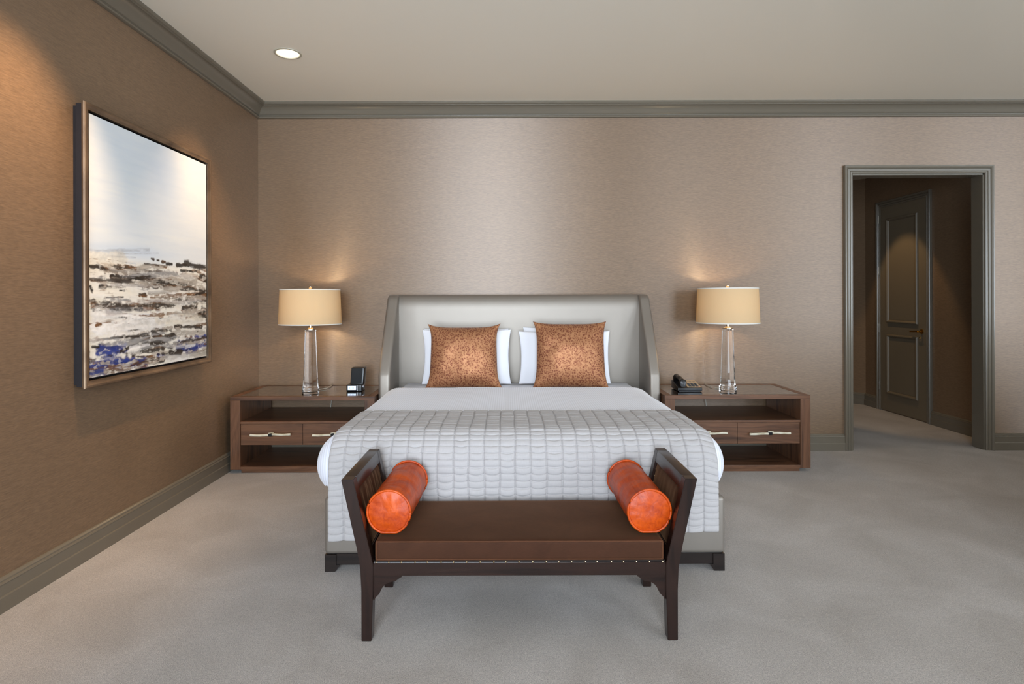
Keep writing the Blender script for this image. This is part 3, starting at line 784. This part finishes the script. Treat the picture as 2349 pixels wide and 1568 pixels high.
def telephone():
    x, y, z = 1.475, 4.845, NZ
    r = thing('telephone', (x, y, z), 'black desk telephone with beige keypad', 'telephone')
    # wedge body, rising to the back
    bm = bmesh.new(); add_box(bm, x - 0.095, x + 0.105, y - 0.095, y + 0.095, z + 0.004, z + 0.045, 0.006, 3)
    for v_ in bm.verts:
        if v_.co.z > z + 0.025: v_.co.z += (v_.co.y - (y - 0.095)) * 0.20 - 0.014
    bm_obj('body', bm, M['black_plastic'], r, True, 40)
    for yy in (y - 0.07, y + 0.07): box('foot_strip', x - 0.08, x + 0.09, yy - 0.01, yy + 0.01, z, z + 0.005, M['black_plastic'], r)
    zf = lambda yy: z + 0.0312 + (yy - (y - 0.095)) * 0.20
    def face(name, x0, x1, y0, y1, h, mat, par):
        bm = bmesh.new(); add_box(bm, x0, x1, y0, y1, 0, h)
        for v_ in bm.verts: v_.co.z += zf(v_.co.y) - 0.0002
        return bm_obj(name, bm, mat, par)
    kp = face('keypad', x - 0.010, x + 0.098, y - 0.086, y + 0.086, 0.0015, M['keypad'], r)
    bm = bmesh.new()
    for i in range(3):
        for j in range(4):
            kx, ky = x + 0.016 + i * 0.028, y - 0.062 + j * 0.021
            n0 = len(bm.verts); add_box(bm, kx - 0.010, kx + 0.010, ky - 0.007, ky + 0.007, zf(ky) + 0.001, zf(ky) + 0.0055)
        add_box(bm, x + 0.006 + i * 0.03, x + 0.026 + i * 0.03, y + 0.038, y + 0.046, zf(y + 0.04) + 0.001, zf(y + 0.04) + 0.0045)
    k = bm_obj('keys', bm, M['black_plastic'], kp); k['kind'] = 'stuff'
    face('red_mark', x + 0.060, x + 0.096, y - 0.084, y - 0.078, 0.0019, M['red_print'], kp)
    # handset lying front to back on the cradle side
    bm = bmesh.new()
    pts, rad = [], []
    rings = []
    for i in range(25):
        t_ = i / 24; yy = y - 0.098 + 0.20 * t_
        e = abs(2 * t_ - 1)
        rr = 0.017 + 0.013 * max(0, (e - 0.45) / 0.55) ** 1.2
        if i in (0, 24): rr *= 0.72
        zz = z + 0.077 + 0.020 * t_ + 0.012 * (1 - e * e) - 0.006 * e
        ring = []
        for k_ in range(16):
            a = 2 * PI * k_ / 16
            ring.append(bm.verts.new((x - 0.052 + 1.05 * rr * math.cos(a), yy, zz + rr * math.sin(a) - (0.014 * max(0, (e - 0.6) / 0.4) if math.sin(a) < -0.2 else 0))))
        rings.append(ring)
    for i in range(24):
        for k_ in range(16): bm.faces.new((rings[i][k_], rings[i][(k_ + 1) % 16], rings[i + 1][(k_ + 1) % 16], rings[i + 1][k_]))
    bm.faces.new(rings[0][::-1]); bm.faces.new(rings[-1])
    bm_obj('handset', bm, M['black_plastic'], r, True, 50)
telephone()

# ================================================================ the bed
BX0, BX1 = -0.920, 1.081          # upholstered base
bed = thing('bed', (0.08, 4.0, 0), 'king bed with champagne satin base and curved wing headboard', 'bed')
YF = 2.908                         # foot of the base
o = bm_obj('base', round_box_bm((BX0, YF, 0.086), (BX1, 5.0, 0.372), (0.022, 0.022, 0.022), (2, 2, 2), 4), M['satin'], bed, True)
boxes('plinth', [(BX0 + 0.05, BX1 - 0.05, YF + 0.012, YF + 0.05, 0.032, 0.0855), (BX0 + 0.012, BX0 + 0.05, YF + 0.05, 4.95, 0.032, 0.0855), (BX1 - 0.05, BX1 - 0.012, YF + 0.05, 4.95, 0.032, 0.0855)], M['black_wood'], bed)
for (a, b_) in ((BX0 + 0.004, 1), (BX1 - 0.004, -1)):
    for (ya, yd) in ((YF + 0.004, 1), (4.94, -1)):
        bm = bmesh.new()
        prof = [(0, 0.0855), (0.056, 0.0855), (0.056, 0.034), (0.075, 0.034), (0.058, 0.010), (0.050, 0.0), (0.0, 0.0)]
        f0 = [bm.verts.new((a + b_ * p, ya, zz)) for p, zz in prof]; f1 = [bm.verts.new((a + b_ * p, ya + yd * 0.056, zz)) for p, zz in prof]
        bm.faces.new(f0); bm.faces.new(f1[::-1])
        for i in range(len(prof)): bm.faces.new((f0[i], f1[i], f1[(i + 1) % len(prof)], f0[(i + 1) % len(prof)]))
        bm_obj('leg', bm, M['black_wood'], bed)
# headboard panel with rolled top edge
WL0, WL1, WR0, WR1 = -1.036, -0.940, 1.128, 1.216
bm = round_box_bm((WL1 - 0.03, 5.035, 0.10), (WR0 + 0.03, 5.175, 1.392), (0.012, 0.066, 0.13), (12, 2, 10), 9)
hb = bm_obj('headboard', bm, M['satin'], bed, True)
WPROF = [(0.10, 4.655), (0.40, 4.655), (0.735, 4.655), (0.755, 4.660), (0.80, 4.682), (0.88, 4.722), (0.98, 4.778), (1.08, 4.840), (1.17, 4.900), (1.25, 4.950), (1.31, 4.985), (1.35, 5.005), (1.375, 5.025), (1.389, 5.055), (1.392, 5.09)]
def wing(xo, xi):
    # xo outer, xi inner face; soft rounded front edge
    sgn = 1 if xi > xo else -1; wd_ = abs(xi - xo)
    cross = []  # (across 0..1, setback)
    for t_ in np.linspace(0, 1, 11):
        e = abs(2 * t_ - 1); cross.append((t_, 0.016 * (1 - math.sqrt(max(0, 1 - e ** 5)))))
    vs, fs = [], []
    n = len(cross) + 2
    for (z, yf) in WPROF:
        zz = z
        row = [(xo, 5.175, zz)] + [(xo + sgn * wd_ * t_, min(yf + sb, 5.17), zz - sb * (0.8 if z > 1.36 else 0)) for t_, sb in cross] + [(xi, 5.175, zz)]
        vs.extend(row)
    for i in range(len(WPROF) - 1):
        for k_ in range(n): fs.append((i * n + k_, i * n + (k_ + 1) % n, (i + 1) * n + (k_ + 1) % n, (i + 1) * n + k_))
    fs.append(list(range(n))); fs.append([(len(WPROF) - 1) * n + k_ for k_ in range(n)][::-1])
    obj('wing', vs, fs, M['satin'], bed, True, 50)
wing(WL0, WL1); wing(WR1, WR0)
bm = round_box_bm((-0.895, 2.965, 0.373), (1.045, 5.025, 0.640), (0.06, 0.06, 0.06), (6, 6, 3), 5)
bm_obj('mattress', bm, M['white'], bed, True)

# ---- duvet: a soft shell tucked over the mattress
DV = dict(lo=(-0.985, 2.886, 0.352), hi=(1.112, 5.30, 0.672), r=(0.155, 0.150, 0.158))
def duvet():
    lo, hi, r = DV['lo'], DV['hi'], DV['r']
    bm = round_box_bm(lo, hi, r, (60, 70, 4), 10, skip=('-z', '+y'))
    bmesh.ops.bisect_plane(bm, geom=list(bm.verts) + list(bm.edges) + list(bm.faces), plane_co=(0, 4.525, 0), plane_no=(0, 1, 0), clear_outer=True)
    for v_ in bm.verts:
        c = v_.co
        n = (mnoise.noise(Vector((c.x * 2.2, c.y * 2.2, c.z * 3))) * 0.006 + mnoise.noise(Vector((c.x * 6, c.y * 3, c.z * 6 + 4))) * 0.0025) * max(0.0, min(1, (c.y - 3.5) / 0.15))
        side = max(0, min(1, (0.62 - c.z) / 0.1)) * (1 if c.x < -0.93 or c.x > 1.07 else 0)
        n2 = mnoise.noise(Vector((c.x * 3, c.y * 7, c.z * 2 + 9))) * 0.010 * side
        if c.z > 0.6: c.z += n
        else:
            c.x += (n2 + n) * (1 if c.x > 0 else -1); c.y += n2 * 0.5 if c.y < 3.1 else 0
        if c.y > 4.41 and c.z > 0.5:   # turned-down lip
            t_ = (c.y - 4.41) / 0.115; c.z += 0.006 * math.sin(PI * min(1, t_) * 0.9) - 0.008 * t_ ** 4
    o = bm_obj('duvet', bm, M['duvet'], None, True)
    md = o.modifiers.new('thick', 'SOLIDIFY'); md.thickness = 0.010; md.offset = -1
    tag(o, 'white fine-striped duvet spread over the king bed', 'duvet')
duvet()

# ---- quilted throw across the foot of the bed
def throw():
    lo, hi, r = DV['lo'], DV['hi'], DV['r']
    x0, x1 = -0.888, 1.034
    off = 0.017
    yb = 3.505; yflat = lo[1] + r[1]
    ztop = hi[2] + off; rz, ry = r[2] + off, r[1] + off
    L1 = yb - yflat; L2 = PI / 2 * (ry + rz) / 2; zmid = hi[2] - r[2]; L3 = zmid - 0.192
    LT = L1 + L2 + L3
    NR, NCOL = 31, 25
    rowh = LT / NR; colw = (x1 - x0) / NCOL
    fu = [0, 0.025, 0.05, 0.09, 0.2, 0.35, 0.5, 0.65, 0.8, 0.91, 0.95, 0.975]
    fv = [0, 0.04, 0.08, 0.15, 0.3, 0.5, 0.7, 0.85, 0.92, 0.96]
    us = [c + f for c in range(NCOL) for f in fu] + [NCOL]
    ss = [c + f for c in range(NR) for f in fv] + [NR]
    rnd = random.Random(3)
    colw_j = [[rnd.uniform(-0.05, 0.05) for _ in range(12)] for _ in range(NCOL + 1)]
    row_j = [[rnd.uniform(-0.16, 0.16) for _ in range(NCOL + 1)] for _ in range(NR + 1)]
    amp = [[rnd.uniform(0.7, 1.25) for _ in range(NCOL + 1)] for _ in range(NR + 1)]
    vs = []
    for sj in ss:
        for ui in us:
            c = min(int(ui), NCOL - 1); fc = ui - c
            w_ = min(int(sj), NR - 1); fr = sj - w_
            # wavy stitch lines: columns wander along their length, row tucks sag between the columns
            q = sj / NR * 10.99; qi = int(q); fq = q - qi
            jc = lambda k_: (colw_j[k_][qi] * (1 - fq) + colw_j[k_][qi + 1] * fq) if 0 < k_ < NCOL else 0
            uu = ui + jc(c) * (1 - fc) + jc(c + 1) * fc
            sag = 0.16 * math.sin(PI * fc) + row_j[w_][c] * math.sin(PI * fc)
            s = (sj + (sag if 0 < sj < NR else 0)) * rowh
            s = min(max(s, 0), LT)
            x = x0 + uu * colw
            if s < L1: y, z, ny, nz = yb - s, ztop, 0, 1
            elif s < L1 + L2:
                a = (s - L1) / L2 * PI / 2
                y = yflat - ry * math.sin(a); z = zmid + rz * math.cos(a); ny, nz = -math.sin(a), math.cos(a)
            else: y, z, ny, nz = yflat - ry, zmid - (s - L1 - L2), -1, 0
            over = max(0, lo[0] + r[0] - x, x - (hi[0] - r[0]))
            drop = r[2] * (1 - math.sqrt(max(0, 1 - (over / r[0]) ** 2))) if over > 0 else 0
            z -= drop * (1 if s < L1 + L2 else max(0.0, 1 - (s - L1 - L2) / 0.2))
            dcol = min(fc, 1 - fc) * colw; drow = min(fr, 1 - fr) * rowh
            A = amp[w_][c]
            puff = 0.0048 * A * (math.sin(PI * min(1, fr * 0.92 + 0.08)) ** 0.6) * (0.35 + 0.65 * math.sin(PI * fc) ** 0.5)
            groove = -0.0062 * math.exp(-(dcol / 0.0030) ** 2) - 0.0036 * math.exp(-(drow / 0.0022) ** 2)
            pp = puff + groove + 0.002 * mnoise.noise(Vector((x * 9, s * 12, 3)))
            hang = max(0, (s - L1 - L2) / L3)
            flut = hang * (0.006 * math.sin(x * 9 + 1) + 0.004 * math.sin(x * 23))
            zz = z + nz * pp; yy = y + ny * pp - abs(flut) * 0.8
            if hang > 0: zz += hang * 0.022 * (x - 0.08)
            vs.append((x, yy, zz))
    nu = len(us); nv = len(ss)
    fs = [(j * nu + i, j * nu + i + 1, (j + 1) * nu + i + 1, (j + 1) * nu + i) for j in range(nv - 1) for i in range(nu - 1)]
    o = obj('quilted_throw', vs, fs, M['quilt'], None, True)
    md = o.modifiers.new('thick', 'SOLIDIFY'); md.thickness = 0.004; md.offset = -1
    tag(o, 'pale grey pintucked quilt draped over the foot of the bed', 'quilt')
throw()

# ================================================================ pillows
def pillow(name, center, wd_, ht, th, mat, tilt, rotz, k=0.07, seed=0, n=44, roll=0.0, flare=0.0, power=2.4, droop=0.0, ears=2.0):
    """standing pillow, base edge at center; tilt leans the top away from the foot of the bed"""
    rows = []
    vs, fs = [], []
    rnd = random.Random(seed); ox = rnd.uniform(0, 50)
    kk = [k * rnd.uniform(0.7, 1.3) for _ in range(4)]
    for side in (-1, 1):
        for j in range(n + 1):
            for i in range(n + 1):
                u = -1 + 2 * i / n; v = -1 + 2 * j / n
                # cluster near the rim
                u = math.sin(u * PI / 2); v = math.sin(v * PI / 2)
                x = wd_ / 2 * u * (1 - (kk[0] if u < 0 else kk[1]) * (1 - abs(v) ** ears) * abs(u) ** 1.5)
                z = ht / 2 * v * (1 - (kk[2] * 0.3 if v < 0 else kk[3]) * (1 - abs(u) ** ears) * abs(v) ** 1.5)
                x *= 1 + flare * (1 - v) / 2
                f = (max(0, 1 - abs(u) ** power) * max(0, 1 - abs(v) ** power)) ** 0.55
                wr = mnoise.noise(Vector((u * 2.2 + ox, v * 2.2, side * 3.0))) * 0.10 + mnoise.noise(Vector((u * 6 + ox, v * 5, side * 5.0))) * 0.03
                y = side * th / 2 * f * (1 + wr)
                z -= droop * (1 - f) * max(0, v) * abs(u)
                vs.append((x, y, z + ht / 2))
    N = (n + 1) ** 2
    for s_ in range(2):
        for j in range(n):
            for i in range(n):
                a = s_ * N + j * (n + 1) + i
                fs.append((a, a + 1, a + n + 2, a + n + 1) if s_ == 0 else (a, a + n + 1, a + n + 2, a + 1))
    R = Matrix.Translation(center) @ Matrix.Rotation(rotz, 4, 'Z') @ Matrix.Rotation(-tilt, 4, 'X') @ Matrix.Rotation(roll, 4, 'Y')
    me = bpy.data.meshes.new(name); me.from_pydata(vs, [], fs)
    bm = bmesh.new(); bm.from_mesh(me); bmesh.ops.remove_doubles(bm, verts=bm.verts, dist=1e-5); bm.to_mesh(me); bm.free()
    o = finish(name, me, mat, None, True)
    o.matrix_world = R
    return o
WG = 'white sleeping pillows at the headboard'
tag(pillow('bed_pillow', (-0.345, 4.835, 0.652), 0.74, 0.45, 0.085, M['white'], 0.12, 0.0, 0.05, 1), 'white pillow right behind the copper cushion near the clock', 'pillow', WG)
tag(pillow('bed_pillow', (-0.355, 4.935, 0.652), 0.72, 0.455, 0.085, M['white'], 0.12, 0.0, 0.05, 2), 'rear white pillow against the headboard near the clock', 'pillow', WG)
tag(pillow('bed_pillow', (0.470, 4.835, 0.652), 0.76, 0.435, 0.085, M['white'], 0.12, 0.0, 0.05, 3), 'white pillow right behind the copper cushion near the telephone', 'pillow', WG)
tag(pillow('bed_pillow', (0.470, 4.935, 0.652), 0.68, 0.465, 0.085, M['white'], 0.12, 0.0, 0.05, 4), 'rear white pillow against the headboard near the telephone', 'pillow', WG)
CG = 'copper spotted cushions'
tag(pillow('throw_pillow', (-0.352, 4.625, 0.646), 0.590, 0.520, 0.20, M['copper'], 0.17, 0.02, 0.11, 5, flare=0.05, ears=4.5, power=2.0), 'square copper spotted satin cushion on the side of the clock', 'cushion', CG)
tag(pillow('throw_pillow', (0.495, 4.625, 0.646), 0.590, 0.535, 0.20, M['copper'], 0.17, -0.02, 0.12, 9, flare=0.03, ears=4.0, power=2.0), 'square copper spotted satin cushion on the side of the telephone', 'cushion', CG)

# ================================================================ bench
BC = 0.043
def bench():
    yf, yb = 2.320, 2.800
    r = thing('bench', (BC, (yf + yb) / 2, 0), 'dark wood bench with flared arms and brown velvet seat at the foot of the bed', 'bench')
    zk, zt = 0.318, 0.642
    wbot, wtop = 0.629, 0.708
    lt = 0.050
    def outer(z): return wbot if z <= zk - 0.03 else wbot + (wtop - wbot) * (z - zk + 0.03) / (zt - zk + 0.03)
    def leg_bm(s, y0, y1):
        bm = bmesh.new()
        prof = [(wbot, 0.0), (wbot + 0.0, 0.20), (wbot + 0.004, zk - 0.03), (outer(zk + 0.05), zk + 0.05), (wtop, zt),
                (wtop - 0.048, zt), (outer(zk + 0.05) - 0.050, zk + 0.05), (wbot - 0.048, zk - 0.02), (wbot - 0.047, 0.2), (wbot - 0.040, 0.0)]
        f0 = [bm.verts.new((BC + s * p, y0, z)) for p, z in prof]; f1 = [bm.verts.new((BC + s * p, y1, z)) for p, z in prof]
        bm.faces.new(f0); bm.faces.new(f1[::-1])
        for i in range(len(prof)): bm.faces.new((f0[i], f1[i], f1[(i + 1) % len(prof)], f0[(i + 1) % len(prof)]))
        bmesh.ops.recalc_face_normals(bm, faces=bm.faces)
        bmesh.ops.bevel(bm, geom=[e for e in bm.edges], offset=0.002, segments=2, affect='EDGES')
        return bm
    for s in (-1, 1):
        for (y0, y1) in ((yf, yf + 0.048), (yb - 0.048, yb)):
            bm_obj('leg', leg_bm(s, y0, y1), M['espresso_z'], r, True, 40)
    # rails
    zr0, zr1 = 0.257, 0.310
    xin = wbot - 0.047
    box('front_rail', BC - xin, BC + xin, yf + 0.006, yf + 0.036, zr0, zr1, M['espresso_x'], r, 0.0015)
    box('back_rail', BC - xin, BC + xin, yb - 0.036, yb - 0.006, zr0, zr1, M['espresso_x'], r, 0.0015)
    for s in (-1, 1):
        xa, xb = sorted((BC + s * (wbot - 0.040), BC + s * (wbot - 0.008)))
        box('side_rail', xa, xb, yf + 0.048, yb - 0.048, zr0, zr1, M['espresso_y'], r, 0.0015)
    # curved brackets under the rails
    def bracket(s, y0, y1):
        prof = [(0, 0), (0.112, 0), (0.112, -0.006), (0.104, -0.010), (0.094, -0.018), (0.084, -0.024), (0.070, -0.026), (0.056, -0.030), (0.044, -0.038), (0.034, -0.050), (0.027, -0.064), (0.022, -0.074), (0.014, -0.082), (0.008, -0.088), (0.004, -0.096), (0, -0.100)]
        bm = bmesh.new()
        f0 = [bm.verts.new((BC + s * (xin - p), y0, zr0 + z)) for p, z in prof]; f1 = [bm.verts.new((BC + s * (xin - p), y1, zr0 + z)) for p, z in prof]
        bm.faces.new(f0); bm.faces.new(f1[::-1])
        for i in range(len(prof)): bm.faces.new((f0[i], f1[i], f1[(i + 1) % len(prof)], f0[(i + 1) % len(prof)]))
        bm_obj('bracket', bm, M['espresso_x'], r, True, 40)
    for s in (-1, 1):
        bracket(s, yf + 0.010, yf + 0.032); bracket(s, yb - 0.032, yb - 0.010)
    # arms: top rail, lower rail and velvet panel, all canted with the posts
    slope = (wtop - outer(zk + 0.05)) / (zt - zk - 0.05)
    def canted(name, z0, z1, in0, in1, mat, s, y0=yf + 0.047, y1=yb - 0.047, bev=0.0015):
        bm = bmesh.new(); add_box(bm, in0, in1, y0, y1, z0, z1, bev)
        for v_ in bm.verts: v_.co.x = BC + s * (wtop - (zt - v_.co.z) * slope - v_.co.x)
        return bm_obj(name, bm, mat, r, True, 40)
    for s in (-1, 1):
        canted('arm_rail', zt - 0.050, zt, 0.0, 0.048, M['espresso_y'], s)
        canted('arm_lower_rail', zk - 0.005, zk + 0.035, 0.004, 0.044, M['espresso_y'], s)
        # upholstered arm panel with gathers along its top edge
        ny_, nz_ = 60, 30
        py0, py1, pz0, pz1 = yf + 0.046, yb - 0.046, zk + 0.03, zt - 0.049
        vs, fs = [], []
        for sd in (0, 1):
            for j in range(nz_ + 1):
                for i in range(ny_ + 1):
                    fy, fz = i / ny_, j / nz_
                    yy = py0 + (py1 - py0) * fy; zz = pz0 + (pz1 - pz0) * fz
                    e = (min(1, 8 * fy * (1 - fy)) * min(1, 8 * fz * (1 - fz))) ** 0.5
                    gather = 0.009 * mnoise.noise(Vector((fy * 15 + 3 * s, fz * 1.6, s))) * max(0, fz - 0.15) * (1.0 if s < 0 else 0.25)
                    ins = 0.034 + (0.009 * e + gather * e) if sd == 0 else 0.010
                    vs.append((BC + s * (wtop - (zt - zz) * slope - ins), yy, zz))
        N = (nz_ + 1) * (ny_ + 1)
        for sd in (0, 1):
            for j in range(nz_):
                for i in range(ny_):
                    a = sd * N + j * (ny_ + 1) + i; fs.append((a, a + 1, a + ny_ + 2, a + ny_ + 1))
        obj('arm_panel', vs, fs, M['velvet'], r, True)
        bm = bmesh.new()
        for k_ in range(12):
            yy = py0 + 0.012 + (py1 - py0 - 0.024) * k_ / 11; zz = pz1 - 0.008
            add_sphere(bm, (BC + s * (wtop - (zt - zz) * slope - 0.037), yy, zz), 0.0036, u=6, v=4)
        for k_ in range(6):
            zz = pz1 - 0.008 - k_ * 0.030
            for yy in (py0 + 0.008, py1 - 0.008):
                add_sphere(bm, (BC + s * (wtop - (zt - zz) * slope - 0.037), yy, zz), 0.0036, u=6, v=4)
        nh = bm_obj('arm_nail_heads', bm, M['nail'], r, True); nh['kind'] = 'stuff'; nh['label'] = 'small brass nail heads'
    # seat
    box('seat_deck', BC - xin + 0.002, BC + xin - 0.002, yf + 0.010, yb - 0.010, 0.296, 0.316, M['black_wood'], r)
    bm = round_box_bm((BC - xin + 0.006, yf + 0.004, 0.317), (BC + xin - 0.006, yb - 0.004, 0.396), (0.018, 0.014, 0.014), (40, 20, 3), 4)
    for v_ in bm.verts:
        fx = (v_.co.x - BC) / xin; fy = (v_.co.y - yf) / (yb - yf)
        if v_.co.z > 0.37: v_.co.z += 0.004 * (1 - fx ** 4) * math.sin(PI * fy) + 0.0025 * mnoise.noise(Vector((v_.co.x * 5, v_.co.y * 5, 0)))
    cu = bm_obj('seat_cushion', bm, M['velvet'], r, True)
    xa, xb, ya, yb2 = BC - xin + 0.012, BC + xin - 0.012, yf + 0.008, yb - 0.008
    for zz in (0.3915, 0.3215):
        pts = [(xa, yb2, zz)] + [(xa, ya + (yb2 - ya) * (1 - i / 6), zz) for i in range(1, 6)] + [(xa + (xb - xa) * i / 24, ya, zz) for i in range(25)] + [(xb, ya + (yb2 - ya) * i / 6, zz) for i in range(1, 7)]
        tube('piping', pts, 0.0034, M['velvet_piping'], cu, 6)
    for xx in (xa, xb):
        tube('piping', [(xx, ya, 0.3215), (xx, ya - 0.002, 0.356), (xx, ya, 0.3915)], 0.0034, M['velvet_piping'], cu, 6)
    bm = bmesh.new()
    for k_ in range(23):
        add_sphere(bm, (BC - xin + 0.010 + (2 * xin - 0.02) * k_ / 22 + random.uniform(-0.003, 0.003), yf + 0.008, 0.3105), 0.0042, u=8, v=5)
    nh = bm_obj('nail_heads', bm, M['nail'], r, True); nh['kind'] = 'stuff'; nh['label'] = 'row of small brass nail heads'
bench()

# ---- bolsters
def bolster(x, label, seed, turn):
    R = 0.0875; L = 0.425
    rnd = random.Random(seed)
    r = thing('bolster_pillow', (x, 2.373 + L / 2, 0.407), label, 'bolster', 'orange hide bolsters on the bench')
    cz = 0.407 + R; cy = 2.373 + L / 2
    seg = 56; prof = []
    nn = 40
    vs, fs = [], []
    for i in range(nn + 1):
        t_ = i / nn; y = -L / 2 + L * t_
        for k_ in range(seg):
            a = 2 * PI * k_ / seg
            rr = R * (0.985 + 0.03 * math.sin(PI * t_)) + 0.004 * mnoise.noise(Vector((math.cos(a) * 1.6 + seed, t_ * 7, math.sin(a) * 1.6))) + 0.0016 * mnoise.noise(Vector((math.cos(a) * 3 + seed, t_ * 22, math.sin(a) * 3)))
            zz = rr * math.sin(a)
            zz = max(zz, -R * 0.985)
            vs.append((rr * math.cos(a), y, zz))
    for i in range(nn):
        for k_ in range(seg): fs.append((i * seg + k_, i * seg + (k_ + 1) % seg, (i + 1) * seg + (k_ + 1) % seg, (i + 1) * seg + k_))
    Rt = Matrix.Translation((x, cy, cz)) @ Matrix.Rotation(turn, 4, 'Z')
    tr = lambda L_: [tuple(Rt @ Vector(p)) for p in L_]
    obj('cover', tr(vs), fs, M['orange'], r, True)
    for e in (-1, 1):
        vs, fs = [], []
        nr = 9
        for j in range(nr + 1):
            q = j / nr
            for k_ in range(seg):
                a = 2 * PI * k_ / seg; rr = R * 0.985 * (1 - q)
                puff = 0.012 * (1 - (1 - q) ** 2) + 0.004 * mnoise.noise(Vector((math.cos(a) * (1 - q) * 2 + seed, e, math.sin(a) * (1 - q) * 2))) * min(1, 4 * q) + 0.0012 * math.sin(a * 13 + seed) * max(0, 1 - q * 2.2) * min(1, q * 8) * (1 if 1.2 < a < 3.6 else 0.2)
                vs.append((rr * math.cos(a), e * (L / 2 + puff - 0.002), max(rr * math.sin(a), -R * 0.985)))
        for j in range(nr):
            for k_ in range(seg): fs.append((j * seg + k_, j * seg + (k_ + 1) % seg, (j + 1) * seg + (k_ + 1) % seg, (j + 1) * seg + k_))
        obj('end_panel', tr(vs), fs, M['orange'], r, True)
        pts = [(R * math.cos(a), e * (L / 2 + 0.001), max(R * math.sin(a), -R * 0.94)) for a in np.linspace(0, 2 * PI, 65)]
        bm = bmesh.new(); tube_bm(bm, tr(pts), 0.0052, 8)
        bm_obj('piping', bm, M['orange'], r, True)
bolster(-0.482, 'orange hide bolster leaning on the bench arm nearer the painting wall', 2, -0.02)
bolster(0.568, 'orange hide bolster leaning on the bench arm nearer the hall opening', 8, 0.02)

# ================================================================ unseen couch added past the frame edge, its back shading the carpet at the entry
def shade_sofa():
    x0, x1, y0, y1 = 3.20, 6.30, 2.25, 3.12
    r = thing('shade_sofa', ((x0 + x1) / 2, (y0 + y1) / 2, 0), 'unseen taupe upholstered couch added to shade the carpet by the hall opening', 'shade_sofa')
    bm_obj('frame', round_box_bm((x0, y0, 0.10), (x1, y1, 0.30), (0.02, 0.02, 0.02), (2, 2, 2), 3), M['satin'], r, True)
    bm_obj('backrest', round_box_bm((x0, y1 - 0.20, 0.301), (x1, y1, 0.95), (0.05, 0.05, 0.05), (2, 2, 2), 4), M['satin'], r, True)
    for (a, b_) in ((x0, x0 + 0.16), (x1 - 0.16, x1)):
        bm_obj('armrest', round_box_bm((a, y0, 0.301), (b_, y1 - 0.201, 0.62), (0.04, 0.04, 0.04), (2, 2, 2), 4), M['satin'], r, True)
    xm = (x0 + x1) / 2
    for (a, b_) in ((x0 + 0.162, xm - 0.002), (xm + 0.002, x1 - 0.162)):
        bm_obj('seat_cushion', round_box_bm((a, y0 + 0.01, 0.301), (b_, y1 - 0.202, 0.45), (0.04, 0.04, 0.04), (4, 4, 2), 4), M['satin'], r, True)
    for xx in (x0 + 0.04, x1 - 0.08):
        for yy in (y0 + 0.04, y1 - 0.08):
            box('leg', xx, xx + 0.04, yy, yy + 0.04, 0, 0.0995, M['black_wood'], r)
shade_sofa()
